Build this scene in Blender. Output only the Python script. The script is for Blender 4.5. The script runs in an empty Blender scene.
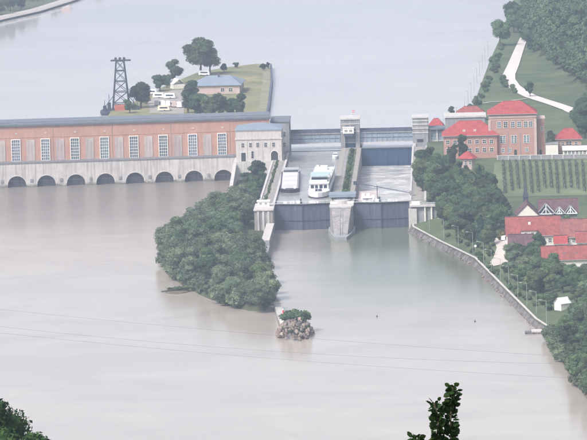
import bpy, math, random
import numpy as np
from mathutils import Matrix, Vector
random.seed(7); RNG = np.random.default_rng(7)
S = bpy.context.scene; COL = S.collection
R = math.radians
# ------------------------------------------------------------------ camera
CAM = np.array([47.683, -2146.67, 256.415])
YAW, PIT, ROL, F = -0.0319641, 0.1168933, -0.0265135, 5024.14
FW = np.array([math.sin(YAW)*math.cos(PIT), math.cos(YAW)*math.cos(PIT), -math.sin(PIT)])
_r = np.array([math.cos(YAW), -math.sin(YAW), 0.]); _u = np.cross(_r, FW)
RT = _r*math.cos(ROL)+_u*math.sin(ROL); UP = -_r*math.sin(ROL)+_u*math.cos(ROL)
cd = bpy.data.cameras.new('camera'); cam = bpy.data.objects.new('camera', cd); COL.objects.link(cam)
cam.matrix_world = Matrix(((RT[0], UP[0], -FW[0], CAM[0]), (RT[1], UP[1], -FW[1], CAM[1]), (RT[2], UP[2], -FW[2], CAM[2]), (0, 0, 0, 1)))
cd.sensor_width = 36; cd.lens = F/587*36; cd.clip_start = 0.5; cd.clip_end = 30000
S.camera = cam
# ------------------------------------------------------------------ sky, sun, exposure
SUN_EL, SUN_AZ = 48, 220          # azimuth clockwise from +Y: behind the camera, to its left
w = bpy.data.worlds.new('World'); S.world = w; w.use_nodes = True
nt = w.node_tree; bg = nt.nodes['Background']
sk = nt.nodes.new('ShaderNodeTexSky'); sk.sky_type = 'NISHITA'; sk.sun_disc = False
sk.sun_elevation = R(SUN_EL); sk.sun_rotation = R(SUN_AZ); sk.altitude = 300
sk.air_density = 1.0; sk.dust_density = 6.0; sk.ozone_density = 1.0
hs = nt.nodes.new('ShaderNodeHueSaturation'); hs.inputs['Saturation'].default_value = 0.45
nt.links.new(sk.outputs[0], hs.inputs['Color']); nt.links.new(hs.outputs[0], bg.inputs[0]); bg.inputs[1].default_value = 0.15
sd = bpy.data.lights.new('sun', 'SUN'); sd.energy = 1.5; sd.angle = R(10); sd.color = (1, .96, .92)
so = bpy.data.objects.new('sun', sd); COL.objects.link(so); so.location = (0, -500, 800)
az, el = R(SUN_AZ), R(SUN_EL)
sv = Vector((math.sin(az)*math.cos(el), math.cos(az)*math.cos(el), math.sin(el)))
so.rotation_euler = sv.to_track_quat('Z', 'Y').to_euler()
S.view_settings.view_transform = 'Standard'; S.view_settings.look = 'None'
S.view_settings.exposure = 0.75; S.view_settings.gamma = 1; S.view_settings.use_curve_mapping = False
S.cycles.use_denoising = True; S.cycles.max_bounces = 6; S.cycles.volume_bounces = 1

# ------------------------------------------------------------------ surveying helpers: a sight line met with a level, a distance or the terrain
def ray(x, y): return FW+RT*(x-293.5)/F-UP*(y-220)/F
def at(x, y, z):
    d = ray(x, y); return CAM+d*(z-CAM[2])/d[2]
def atY(x, y, Y):
    d = ray(x, y); return CAM+d*(Y-CAM[1])/d[1]
def atD(x, y, D): return CAM+ray(x, y)*D
def sm(t): t = min(1, max(0, t)); return t*t*(3-2*t)

# ------------------------------------------------------------------ materials
MATS = {}
def mat(name, c1, c2=None, scale=1.0, rough=.85, bump=0., bscale=None, stretch=(1, 1, 1), rnd=0., detail=6, spec=.3, streak=0., metal=0., lo=.35, hi=.65, obj=True):
    m = bpy.data.materials.new(name); m.use_nodes = True; n = m.node_tree; L = n.links
    b = n.nodes['Principled BSDF']; b.inputs['Roughness'].default_value = rough; b.inputs['Specular IOR Level'].default_value = spec
    b.inputs['Metallic'].default_value = metal
    c2 = c2 or tuple(v*.75 for v in c1)
    tc = n.nodes.new('ShaderNodeTexCoord'); mp = n.nodes.new('ShaderNodeMapping'); mp.inputs['Scale'].default_value = stretch
    L.new(tc.outputs['Object'], mp.inputs[0])
    no = n.nodes.new('ShaderNodeTexNoise'); no.inputs['Scale'].default_value = scale; no.inputs['Detail'].default_value = detail; no.inputs['Roughness'].default_value = .7
    L.new(mp.outputs[0], no.inputs['Vector'])
    cr = n.nodes.new('ShaderNodeValToRGB'); cr.color_ramp.elements[0].position = lo; cr.color_ramp.elements[1].position = hi
    cr.color_ramp.elements[0].color = (*c2, 1); cr.color_ramp.elements[1].color = (*c1, 1); L.new(no.outputs[0], cr.inputs[0])
    out = cr.outputs[0]
    if streak:
        mp2 = n.nodes.new('ShaderNodeMapping'); mp2.inputs['Scale'].default_value = (1.1, 1.1, .07); L.new(tc.outputs['Object'], mp2.inputs[0])
        n2 = n.nodes.new('ShaderNodeTexNoise'); n2.inputs['Scale'].default_value = 1.; n2.inputs['Detail'].default_value = 4; L.new(mp2.outputs[0], n2.inputs['Vector'])
        r2 = n.nodes.new('ShaderNodeMapRange'); r2.inputs[1].default_value = .42; r2.inputs[2].default_value = .68; r2.inputs[3].default_value = 0; r2.inputs[4].default_value = streak; L.new(n2.outputs[0], r2.inputs[0])
        mx = n.nodes.new('ShaderNodeMix'); mx.data_type = 'RGBA'; L.new(r2.outputs[0], mx.inputs[0]); L.new(out, mx.inputs[6]); mx.inputs[7].default_value = (*[v*.35 for v in c1], 1); out = mx.outputs[2]
    if rnd:
        oi = n.nodes.new('ShaderNodeObjectInfo'); mr = n.nodes.new('ShaderNodeMapRange'); mr.inputs[3].default_value = 1-rnd; mr.inputs[4].default_value = 1+rnd; L.new(oi.outputs['Random'], mr.inputs[0])
        m2 = n.nodes.new('ShaderNodeMapRange'); m2.inputs[3].default_value = .468; m2.inputs[4].default_value = .522
        ml = n.nodes.new('ShaderNodeMath'); ml.operation = 'FRACT'; mu = n.nodes.new('ShaderNodeMath'); mu.operation = 'MULTIPLY'; mu.inputs[1].default_value = 7.31
        L.new(oi.outputs['Random'], mu.inputs[0]); L.new(mu.outputs[0], ml.inputs[0]); L.new(ml.outputs[0], m2.inputs[0])
        h = n.nodes.new('ShaderNodeHueSaturation'); L.new(m2.outputs[0], h.inputs['Hue']); L.new(mr.outputs[0], h.inputs['Value']); L.new(out, h.inputs['Color']); out = h.outputs[0]
    L.new(out, b.inputs['Base Color'])
    if bump:
        bp = n.nodes.new('ShaderNodeBump'); bp.inputs['Strength'].default_value = bump; bp.inputs['Distance'].default_value = .3
        nb = n.nodes.new('ShaderNodeTexNoise'); nb.inputs['Scale'].default_value = bscale or scale*4; nb.inputs['Detail'].default_value = 5; L.new(mp.outputs[0], nb.inputs['Vector'])
        L.new(nb.outputs[0], bp.inputs['Height']); L.new(bp.outputs[0], b.inputs['Normal'])
    MATS[name] = m; return m
def leafmat(name, c1, c2, rnd=.18):
    m = mat(name, c1, c2, .45, .75, rnd=rnd, spec=.2, detail=3)
    return m
M = MATS
mat('brick', (.50, .295, .225), (.42, .24, .185), .15, .9, streak=.15)
mat('concrete', (.58, .55, .53), (.45, .425, .41), .25, .9, streak=.55)
mat('concrete_pale', (.60, .57, .55), (.47, .445, .43), .4, .9, streak=.3)
mat('concrete_old', (.38, .355, .345), (.25, .235, .235), .3, .9, streak=.65)
mat('concrete_grey', (.33, .335, .345), (.24, .245, .255), .4, .9, streak=.35)
mat('panel', (.50, .43, .405), (.38, .32, .30), .4, .9, streak=.45, rnd=.1)
mat('stained', (.22, .215, .225), (.14, .14, .15), .5, .9)
mat('stone', (.60, .56, .54), (.48, .45, .43), .6, .9, streak=.2)
def algae(m):
    n = m.node_tree; L = n.links; b = n.nodes['Principled BSDF']; nd = n.nodes.new; tc = nd('ShaderNodeTexCoord'); sp = nd('ShaderNodeSeparateXYZ'); L.new(tc.outputs['Object'], sp.inputs[0])
    no = nd('ShaderNodeTexNoise'); no.inputs['Scale'].default_value = .35; no.inputs['Detail'].default_value = 5; L.new(tc.outputs['Object'], no.inputs['Vector'])
    ad = nd('ShaderNodeMath'); ad.operation = 'MULTIPLY_ADD'; ad.inputs[1].default_value = -4.5; L.new(no.outputs[0], ad.inputs[0]); L.new(sp.outputs[2], ad.inputs[2])
    r = nd('ShaderNodeMapRange'); r.inputs[1].default_value = -.3; r.inputs[2].default_value = -1.6; L.new(ad.outputs[0], r.inputs[0])
    mu = nd('ShaderNodeMath'); mu.operation = 'MULTIPLY'; mu.inputs[1].default_value = .8; L.new(r.outputs[0], mu.inputs[0])
    mx = nd('ShaderNodeMix'); mx.data_type = 'RGBA'; L.new(mu.outputs[0], mx.inputs[0]); L.new(b.inputs['Base Color'].links[0].from_socket, mx.inputs[6]); mx.inputs[7].default_value = (.09, .10, .075, 1); L.new(mx.outputs[2], b.inputs['Base Color'])
algae(M['concrete']); algae(M['concrete_old'])
mat('roof_grey', (.175, .195, .225), (.125, .145, .17), .2, .7)
mat('roof_zinc', (.24, .29, .35), (.19, .23, .28), .2, .55)
mat('red_roof', (.46, .085, .08), (.27, .05, .05), .45, .85, stretch=(1, 1, 3), streak=.35, bump=.5, bscale=2.5)
mat('rust_roof', (.37, .105, .09), (.20, .066, .06), .5, .9, streak=.45, bump=.5, bscale=2.5)
mat('faded_roof', (.33, .12, .105), (.17, .075, .07), .4, .9, streak=.4, bump=.5, bscale=2.5)
mat('brown_roof', (.17, .09, .095), (.09, .055, .06), .5, .9, streak=.4, bump=.5, bscale=2.5)
mat('white_wall', (.78, .75, .69), (.68, .65, .6), .6, .85)
mat('cream_wall', (.74, .67, .52), (.64, .57, .45), .6, .85)
mat('tan_wall', (.52, .35, .25), (.44, .29, .21), .6, .85)
mat('pink_wall', (.47, .275, .225), (.40, .23, .19), .3, .9, streak=.1)
mat('pink_trim', (.56, .44, .40), (.48, .37, .33), .5, .9)
mat('steel_blue', (.30, .36, .42), (.24, .29, .345), .5, .55, streak=.3)
mat('steel_gate', (.105, .12, .165), (.075, .085, .12), .6, .6, streak=.45)
mat('steel_dark', (.05, .062, .085), (.035, .045, .06), .8, .6)
mat('steel_deep', (.035, .075, .15), (.028, .06, .12), .5, .5, streak=.3)
mat('white_paint', (.8, .8, .8), (.68, .69, .7), 1.2, .5)
mat('white_deck', (.7, .69, .68), (.55, .54, .55), .8, .7)
mat('teal_paint', (.45, .56, .57), (.38, .48, .5), .8, .6)
mat('pink_deck', (.62, .52, .52), (.52, .44, .44), .7, .7)
mat('hull_dark', (.06, .045, .075), (.045, .035, .055), .5, .5)
mat('hull_grey', (.45, .44, .46), (.35, .34, .36), .5, .6)
mat('hull_pale', (.6, .58, .58), (.48, .46, .46), .5, .6)
mat('rust', (.5, .16, .10), (.35, .1, .07), .8, .8)
mat('red_paint', (.55, .05, .05), None, .8, .6)
mat('glass', (.035, .05, .075), (.02, .03, .05), .3, .12, spec=.6)
mat('glass_pale', (.17, .225, .29), (.08, .12, .175), .5, .15, spec=.6, rnd=.35)
mat('dark_void', (.05, .055, .065), (.035, .04, .05), .3, .9)
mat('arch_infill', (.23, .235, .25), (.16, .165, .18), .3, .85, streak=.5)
mat('grass', (.115, .145, .068), (.052, .078, .038), .05, .95, bump=.3, bscale=1.2)
mat('dry_grass', (.28, .25, .135), (.13, .145, .075), .045, .95, bump=.3, bscale=1.2)
mat('meadow', (.12, .14, .07), (.065, .088, .046), .03, .95, bump=.3, bscale=1.2)
mat('path', (.52, .47, .43), (.44, .395, .36), .3, .95)
mat('verge', (.27, .26, .18), (.19, .19, .12), .1, .95)
mat('road_pale', (.66, .61, .58), (.56, .52, .49), .2, .95)
mat('scrub', (.085, .10, .05), (.05, .06, .032), .2, .95)
mat('vineyard_turf', (.175, .20, .105), (.11, .135, .07), .06, .95, bump=.3, bscale=1.2)
mat('gravel', (.36, .33, .30), (.26, .24, .21), .4, .95)
mat('rock', (.34, .275, .23), (.13, .105, .088), .5, .95, bump=.6, bscale=1.5, rnd=.3)
mat('rock_pale', (.21, .192, .187), (.085, .078, .077), .35, .95, bump=.8, bscale=.8, lo=.42, hi=.58)
mat('earth', (.16, .13, .09), (.10, .085, .06), .2, .95)
mat('bark', (.12, .095, .07), (.07, .055, .04), 1.5, .95)
leafmat('leaf_willow', (.15, .19, .105), (.058, .088, .05), .3)
leafmat('leaf_green', (.105, .16, .065), (.04, .074, .034), .36)
leafmat('leaf_dark', (.076, .118, .052), (.032, .06, .030), .36)
leafmat('leaf_conifer', (.026, .055, .032), (.015, .034, .022))
leafmat('leaf_yellow', (.19, .19, .055), (.11, .12, .035))
leafmat('leaf_near', (.040, .095, .022), (.018, .045, .012), .1)
leafmat('leaf_sprig', (.024, .06, .010), (.010, .028, .006), .1)
mat('vine_leaf', (.09, .13, .08), (.055, .085, .055), .8, .9)
mat('wire', (.04, .04, .045), None, 1, .7)
mat('lamp_metal', (.36, .37, .36), (.29, .30, .29), 1, .6)

def water(name, silt1, silt2, rough, bump, scale, silt_scale, plume=None):
    m = bpy.data.materials.new(name); m.use_nodes = True; n = m.node_tree; L = n.links; b = n.nodes['Principled BSDF']
    b.inputs['IOR'].default_value = 1.333; b.inputs['Specular IOR Level'].default_value = .5
    tc = n.nodes.new('ShaderNodeTexCoord')
    mp = n.nodes.new('ShaderNodeMapping'); mp.inputs['Scale'].default_value = (silt_scale, silt_scale*1.3, 1); mp.inputs['Rotation'].default_value = (0, 0, R(-8)); L.new(tc.outputs['Object'], mp.inputs[0])
    no = n.nodes.new('ShaderNodeTexNoise'); no.inputs['Scale'].default_value = 1; no.inputs['Detail'].default_value = 7; no.inputs['Distortion'].default_value = 1.2; L.new(mp.outputs[0], no.inputs['Vector'])
    cr = n.nodes.new('ShaderNodeValToRGB'); cr.color_ramp.elements[0].position = .36; cr.color_ramp.elements[1].position = .64
    cr.color_ramp.elements[0].color = (*silt1, 1); cr.color_ramp.elements[1].color = (*silt2, 1); L.new(no.outputs[0], cr.inputs[0]); L.new(cr.outputs[0], b.inputs['Base Color'])
    rr = n.nodes.new('ShaderNodeMapRange'); rr.inputs[1].default_value = .3; rr.inputs[2].default_value = .7; rr.inputs[3].default_value = rough*.85; rr.inputs[4].default_value = rough*1.15; L.new(no.outputs[0], rr.inputs[0]); L.new(rr.outputs[0], b.inputs['Roughness'])
    m2 = n.nodes.new('ShaderNodeMapping'); m2.inputs['Scale'].default_value = (scale*.6, scale, 1); m2.inputs['Rotation'].default_value = (0, 0, R(12)); L.new(tc.outputs['Object'], m2.inputs[0])
    nb = n.nodes.new('ShaderNodeTexNoise'); nb.inputs['Scale'].default_value = 1; nb.inputs['Detail'].default_value = 9; nb.inputs['Roughness'].default_value = .74; nb.inputs['Distortion'].default_value = .6; L.new(m2.outputs[0], nb.inputs['Vector'])
    bp = n.nodes.new('ShaderNodeBump'); bp.inputs['Strength'].default_value = bump; bp.inputs['Distance'].default_value = .5; L.new(nb.outputs[0], bp.inputs['Height']); L.new(bp.outputs[0], b.inputs['Normal'])
    MATS[name] = m
water('water_tail', (.405, .355, .315), (.465, .41, .365), .08, .03, .3, .016)
def zones(m):      # silt-laden turbulent tailrace on one side, calm clearer lock approach on the other, darkened to deepen its reflections
    n = m.node_tree; L = n.links; b = n.nodes['Principled BSDF']; nd = n.nodes.new
    tc = nd('ShaderNodeTexCoord'); wn = nd('ShaderNodeTexNoise'); wn.inputs['Scale'].default_value = .012; wn.inputs['Detail'].default_value = 5; L.new(tc.outputs['Object'], wn.inputs['Vector'])
    sp = nd('ShaderNodeSeparateXYZ'); L.new(tc.outputs['Object'], sp.inputs[0])
    def rng(src, a, c, wob):
        mu = nd('ShaderNodeMath'); mu.operation = 'MULTIPLY_ADD'; mu.inputs[1].default_value = wob; L.new(wn.outputs[0], mu.inputs[0]); L.new(src, mu.inputs[2])
        r = nd('ShaderNodeMapRange'); r.interpolation_type = 'SMOOTHSTEP'; r.inputs[1].default_value = a+wob*.5; r.inputs[2].default_value = c+wob*.5; L.new(mu.outputs[0], r.inputs[0]); return r.outputs[0]
    def mul(p, q):
        m_ = nd('ShaderNodeMath'); m_.operation = 'MULTIPLY'; L.new(p, m_.inputs[0]); L.new(q, m_.inputs[1]); return m_.outputs[0]
    calm = mul(rng(sp.outputs[0], -32, 12, 40), rng(sp.outputs[1], -370, -110, 120))
    left = rng(sp.outputs[0], -25, -55, 30); turb = mul(left, rng(sp.outputs[1], -60, 130, 120))
    col = b.inputs['Base Color'].links[0].from_socket; mx = nd('ShaderNodeMix'); mx.data_type = 'RGBA'; L.new(calm, mx.inputs[0]); L.new(col, mx.inputs[6]); mx.inputs[7].default_value = (.15, .165, .115, 1)  # dark green towards the gates: gate and tree reflections put into the base colour
    m2 = nd('ShaderNodeMix'); m2.data_type = 'RGBA'; L.new(turb, m2.inputs[0]); L.new(mx.outputs[2], m2.inputs[6]); m2.inputs[7].default_value = (.25, .22, .195, 1); L.new(m2.outputs[2], b.inputs['Base Color'])
    ro = b.inputs['Roughness'].links[0].from_socket; ad = nd('ShaderNodeMath'); ad.operation = 'MULTIPLY_ADD'; ad.inputs[1].default_value = .05; L.new(turb, ad.inputs[0]); L.new(ro, ad.inputs[2]); L.new(ad.outputs[0], b.inputs['Roughness'])
    bp = b.inputs['Normal'].links[0].from_node; st = nd('ShaderNodeMath'); st.operation = 'MULTIPLY_ADD'; st.inputs[1].default_value = .75; st.inputs[2].default_value = .09; L.new(turb, st.inputs[0]); L.new(st.outputs[0], bp.inputs['Strength'])
zones(M['water_tail'])
water('water_pool', (.50, .475, .475), (.55, .525, .52), .08, .03, .12, .006)
water('water_chamber', (.27, .265, .26), (.34, .33, .32), .16, .03, .15, .05)
water('water_foam', (.32, .31, .295), (.66, .64, .62), .25, .3, .25, .11)

# ------------------------------------------------------------------ mesh helpers
class MB:
    def __init__(s): s.v = []; s.f = []
    def add(s, v, f):
        o = len(s.v); s.v += [tuple(p) for p in v]; s.f += [tuple(i+o for i in q) for q in f]; return s
    def box(s, x0, x1, y0, y1, z0, z1):
        return s.add([(x0, y0, z0), (x1, y0, z0), (x1, y1, z0), (x0, y1, z0), (x0, y0, z1), (x1, y0, z1), (x1, y1, z1), (x0, y1, z1)],
                     [(3, 2, 1, 0), (4, 5, 6, 7), (0, 1, 5, 4), (1, 2, 6, 5), (2, 3, 7, 6), (3, 0, 4, 7)])
    def prism(s, pts, z0, z1, top=None):
        n = len(pts); t = top or pts
        v = [(p[0], p[1], z0) for p in pts]+[(p[0], p[1], z1) for p in t]
        return s.add(v, [tuple(range(n-1, -1, -1)), tuple(range(n, 2*n))]+[(i, (i+1) % n, n+(i+1) % n, n+i) for i in range(n)])
    def tube(s, a, b, r, n=6, r2=None):
        a = Vector(a); b = Vector(b); d = (b-a).normalized(); r2 = r if r2 is None else r2
        x = d.orthogonal().normalized(); y = d.cross(x); v = []
        for p, q in ((a, r), (b, r2)):
            for i in range(n):
                t = 2*math.pi*i/n; v.append(p+x*math.cos(t)*q+y*math.sin(t)*q)
        return s.add(v, [tuple(range(n-1, -1, -1)), tuple(range(n, 2*n))]+[(i, (i+1) % n, n+(i+1) % n, n+i) for i in range(n)])
    def bar(s, a, b, t): return s.tube(a, b, t*.7, 4)
    def hip(s, x0, x1, y0, y1, z, h, inset=None, thick=.25):
        d = (y1-y0)/2; i = d if inset is None else inset; ym = (y0+y1)/2
        v = [(x0, y0, z), (x1, y0, z), (x1, y1, z), (x0, y1, z), (x0, y0, z+thick), (x1, y0, z+thick), (x1, y1, z+thick), (x0, y1, z+thick), (x0+i, ym, z+h), (x1-i, ym, z+h)]
        return s.add(v, [(3, 2, 1, 0), (0, 1, 5, 4), (1, 2, 6, 5), (2, 3, 7, 6), (3, 0, 4, 7), (4, 5, 9, 8), (5, 6, 9), (6, 7, 8, 9), (7, 4, 8)])
    def gable_x(s, x0, x1, y0, y1, z, h, t=.3):      # ridge along x, two thick slopes
        ym = (y0+y1)/2
        prof = [(y0, z), (y0, z+t), (ym, z+h+t), (y1, z+t), (y1, z), (ym, z+h)]
        v = [(x0, a, b) for a, b in prof]+[(x1, a, b) for a, b in prof]
        return s.add(v, [(0, 5, 2, 1), (2, 5, 4, 3), (7, 8, 11, 6), (9, 10, 11, 8)]+[(i, i+1, i+7, i+6) for i in range(5)]+[(5, 0, 6, 11)])
    def gable_y(s, x0, x1, y0, y1, z, h, t=.3):
        xm = (x0+x1)/2
        prof = [(x0, z), (x0, z+t), (xm, z+h+t), (x1, z+t), (x1, z), (xm, z+h)]
        v = [(a, y0, b) for a, b in prof]+[(a, y1, b) for a, b in prof]
        return s.add(v, [(0, 1, 2, 5), (2, 3, 4, 5), (7, 6, 11, 8), (9, 8, 11, 10)]+[(i, i+6, i+7, i+1) for i in range(5)]+[(5, 11, 6, 0)])
    def gwall_y(s, x0, x1, y0, y1, z0, z1, h):        # body with gables facing -y/+y
        xm = (x0+x1)/2
        v = [(x0, y0, z0), (x1, y0, z0), (x1, y0, z1), (xm, y0, z1+h), (x0, y0, z1), (x0, y1, z0), (x1, y1, z0), (x1, y1, z1), (xm, y1, z1+h), (x0, y1, z1)]
        return s.add(v, [(0, 1, 2, 3, 4), (9, 8, 7, 6, 5), (1, 6, 7, 2), (5, 0, 4, 9), (2, 7, 8, 3), (4, 3, 8, 9), (0, 5, 6, 1)])
    def gwall_x(s, x0, x1, y0, y1, z0, z1, h):
        ym = (y0+y1)/2
        v = [(x0, y0, z0), (x0, y1, z0), (x0, y1, z1), (x0, ym, z1+h), (x0, y0, z1), (x1, y0, z0), (x1, y1, z0), (x1, y1, z1), (x1, ym, z1+h), (x1, y0, z1)]
        return s.add(v, [(4, 3, 2, 1, 0), (5, 6, 7, 8, 9), (0, 5, 9, 4), (1, 2, 7, 6), (4, 9, 8, 3), (2, 3, 8, 7), (0, 1, 6, 5)])
    def mesh(s, name, m):
        me = bpy.data.meshes.new(name); me.from_pydata(s.v, [], s.f); me.materials.append(M[m] if isinstance(m, str) else m); me.update(); return me
    def build(s, name, m, parent=None, smooth=False):
        me = s.mesh(name, m)
        if smooth: me.polygons.foreach_set('use_smooth', [True]*len(me.polygons))
        return link(name, me, parent)
def link(name, me, parent=None, loc=(0, 0, 0), rz=0, sc=None):
    o = bpy.data.objects.new(name, me); COL.objects.link(o); o.parent = parent; o.location = loc; o.rotation_euler = (0, 0, rz)
    if sc is not None: o.scale = sc if hasattr(sc, '__len__') else (sc, sc, sc)
    return o
def tag(o, label, cat, group=None):
    o['label'] = label; o['category'] = cat
    if group: o['group'] = group
    return o
def thing(name, label, cat, loc=(0, 0, 0), rz=0, group=None, sc=None):
    return tag(link(name, None, None, tuple(float(v) for v in loc), rz, sc), label, cat, group)
def struct(name, mb, m, smooth=False):
    o = mb.build(name, m, None, smooth); o['kind'] = 'structure'; return o
def Bx(*a): return MB().box(*a)
def stuffpart(o): o['kind'] = 'stuff'; return o

# ------------------------------------------------------------------ terrain
import bisect
def lerp_table(x, X_, Y_):
    if x <= X_[0]: return Y_[0]
    if x >= X_[-1]: return Y_[-1]
    i = bisect.bisect_right(X_, x); t = (x-X_[i-1])/(X_[i]-X_[i-1]); return Y_[i-1]+t*(Y_[i]-Y_[i-1])
XS_Y = [-2500, -1000, -480, -400, -343.5, -313, -231, -129.5, -70.6, -18, -1, 0, 250, 262, 330, 389, 710, 850, 1080, 1500, 3000, 7000]
XS_X = [170, 125, 92, 86, 82.2, 76.5, 67, 55.4, 41.2, 29.7, 29.5, 36.2, 36.2, 40, 52, 57.5, 71, 78, 87.3, 105, 150, 300]
def xs(Y): return lerp_table(Y, XS_Y, XS_X)
ZP_ = ([-900, -480, -343, -200, -60, 0, 60, 142, 400, 4000], [3, 3.4, 5.5, 7.2, 8.5, 9.3, 10.6, 13, 12.6, 12.6])
def zp(Y): return lerp_table(Y, *ZP_)
XH_ = ([-2500, -900, -600, 0, 150, 300, 450, 600, 740, 1080, 1500, 3000, 7000], [220, 160, 140, 175, 168, 132, 116, 101, 90, 95, 118, 190, 400])
def xh(Y): return lerp_table(Y, *XH_)
def T(x, Y):
    d = x-xs(Y); P = zp(Y)
    if Y < -1: z = 2.2+(P-2.2)*sm(d/(26 if Y > -330 else 16))
    elif Y < 256: z = P if Y > 140 else P+(11-P)*(1-sm((d-6)/8)) if Y > 6 else P+(10.8-P)*(1-sm((d-8)/4))
    else: z = 10.5+(P-10.5)*sm(d/7)
    h = max(0, x-xh(Y)); return z+.62*h*min(1, h/18)
def onT(px, py, dz=0):
    dx, dy, dzv = (float(q) for q in ray(px, py)); cx, cy, cz = (float(q) for q in CAM); t = prev = 1200.
    below = lambda t: cz+dzv*t < T(cx+dx*t, cy+dy*t)+dz
    while t < 4200:
        if below(t):
            lo, hi = prev, t
            for _ in range(18):
                m_ = (lo+hi)/2
                if below(m_): hi = m_
                else: lo = m_
            t = hi; break
        prev = t; t += 12
    return np.array([cx+dx*t, cy+dy*t, cz+dzv*t])
def px_line(pts, fn, step=6):
    out = []
    for (a, b) in zip(pts[:-1], pts[1:]):
        n = max(1, int(math.hypot(b[0]-a[0], b[1]-a[1])/step))
        for i in range(n): out.append(fn(a[0]+(b[0]-a[0])*i/n, a[1]+(b[1]-a[1])*i/n))
    out.append(fn(*pts[-1])); return out

# ground sheet, water
struct('ground', MB().add([(-4000, -3500, -3), (4500, -3500, -3), (4500, 7000, -3), (-4000, 7000, -3)], [(0, 1, 2, 3)]), 'earth')
def sheet(name, pts, z, m):
    return struct(name, MB().add([(p[0], p[1], z) for p in pts], [tuple(range(len(pts)))]), m)
sheet('river', [(-900, -3000), (900, -3000), (900, 0.5), (29.05, .5), (-29.05, .5), (-29.05, 30), (-29.05, 230), (-900, 230)], 0, 'water_tail')
sheet('reservoir_water', [(-900, 161), (-54, 230.5), (-54, 231.5), (60, 231.5), (60, 300), (900, 300), (900, 7000), (-900, 7000)], 10, 'water_pool')
sheet('lock_water', [(-29.3, .8), (-4.9, .8), (-4.9, 231.4), (-29.3, 231.4)], 9.8, 'water_chamber')
sheet('lock_water', [(4.9, .8), (29.3, .8), (29.3, 228), (4.9, 228)], 2.4, 'water_foam')

# right bank terrain (curvilinear along the shore)
YS = sorted(set(list(range(-2500, -700, 60))+list(range(-700, 1300, 9))+list(range(1300, 7000, 120))+[-1, 0, 256, 257]))
DS = [0, 1.2, 2.5, 4, 6, 8, 10, 13, 16, 20, 24, 28, 33, 38, 44, 50, 58, 66, 75, 85, 95, 110, 130, 160, 200, 260, 350]
v = []; f = []
for Y in YS:
    x0 = xs(Y)
    for d in DS: v.append((x0+d, Y, min(T(x0+d, Y)+(random.random()-.5)*.12*(d > 5), 250)))
nD = len(DS)
for i in range(len(YS)-1):
    for j in range(nD-1): f.append((i*nD+j, i*nD+j+1, (i+1)*nD+j+1, (i+1)*nD+j))
struct('bank_terrain', MB().add(v, f), 'grass', True)
# natural shore skirts, upstream and far downstream
def skirt(name, Ys, zb, out, m):
    v = []; f = []
    for Y in Ys:
        x0 = xs(Y); v += [(x0-out+random.random()*.6, Y, zb), (x0+.4, Y, T(x0+.4, Y)+.02)]
    for i in range(len(Ys)-1): f.append((2*i, 2*i+1, 2*i+3, 2*i+2))
    return struct(name, MB().add(v, f), m)
skirt('shore', [y for y in YS if y >= 257], 8.5, 2.2, 'gravel')
skirt('shore', [y for y in YS if y <= -343], -1.5, 4, 'earth')
# left bank, with the shore road at the far upper left
LB_Y = [-2600, -600, 150, 231, 600, 1000, 1083, 1152, 1245, 1400, 1700, 2500, 7000]
LB_X = [-300, -280, -262, -262, -262, -255, -241.7, -221.3, -205, -190, -188, -200, -300]
def xl(Y): return float(np.interp(Y, LB_Y, LB_X))
v = []; f = []; LYS = sorted(set(list(range(-2600, 900, 70))+list(range(900, 1500, 12))+list(range(1500, 7000, 150)))); LD = [-2.5, 0, 3, 7, 12, 20, 30, 45, 60, 90, 140, 220, 400]
for Y in LYS:
    b = float(np.interp(Y, [-2600, 220, 240, 7000], [2, 2, 10, 10]))
    for d in LD:
        z = b-4 if d < 0 else b+.6+2.0*sm(d/10)+(.5*(d-30) if d > 30 else 0)*min(1, d/90)
        v.append((xl(Y)-d, Y, z))
n2 = len(LD)
for i in range(len(LYS)-1):
    for j in range(n2-1): f.append((i*n2+j, (i+1)*n2+j, (i+1)*n2+j+1, i*n2+j+1))
struct('far_bank_terrain', MB().add(v, f), 'meadow', True)
v = []; f = []
for Y in range(960, 1700, 10):
    for d, z in ((-.6, 11.2), (1, 12.3), (5.0, 12.9)): v.append((xl(Y)-d, Y, z+.25))
n3 = len(v)//3
for i in range(n3-1):
    for j in range(2): f.append((i*3+j, (i+1)*3+j, (i+1)*3+j+1, i*3+j+1))
struct('shore_road', MB().add(v, f), 'path', True)

# near hillside below the viewpoint
v = []; f = []; HX = list(range(-700, 800, 50)); HY = [-2800, -2350, -2200, -2150, -2130, -2102, -2050, -1900, -1740, -1600, -1450, -1300, -1150, -1050, -980]
for Y in HY:
    z0 = float(np.interp(Y, [-2800, -2200, -2150, -2102, -1727, -1450, -1150, -980], [254, 254.5, 253.5, 236, 174, 105, 22, -2]))
    for x in HX: v.append((x, Y, z0+(3*math.sin(x*.02+Y*.013)-3 if Y > -2130 else 0)))
for i in range(len(HY)-1):
    for j in range(len(HX)-1): f.append((i*len(HX)+j, i*len(HX)+j+1, (i+1)*len(HX)+j+1, (i+1)*len(HX)+j))
struct('hillside', MB().add(v, f), 'meadow', True)

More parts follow.
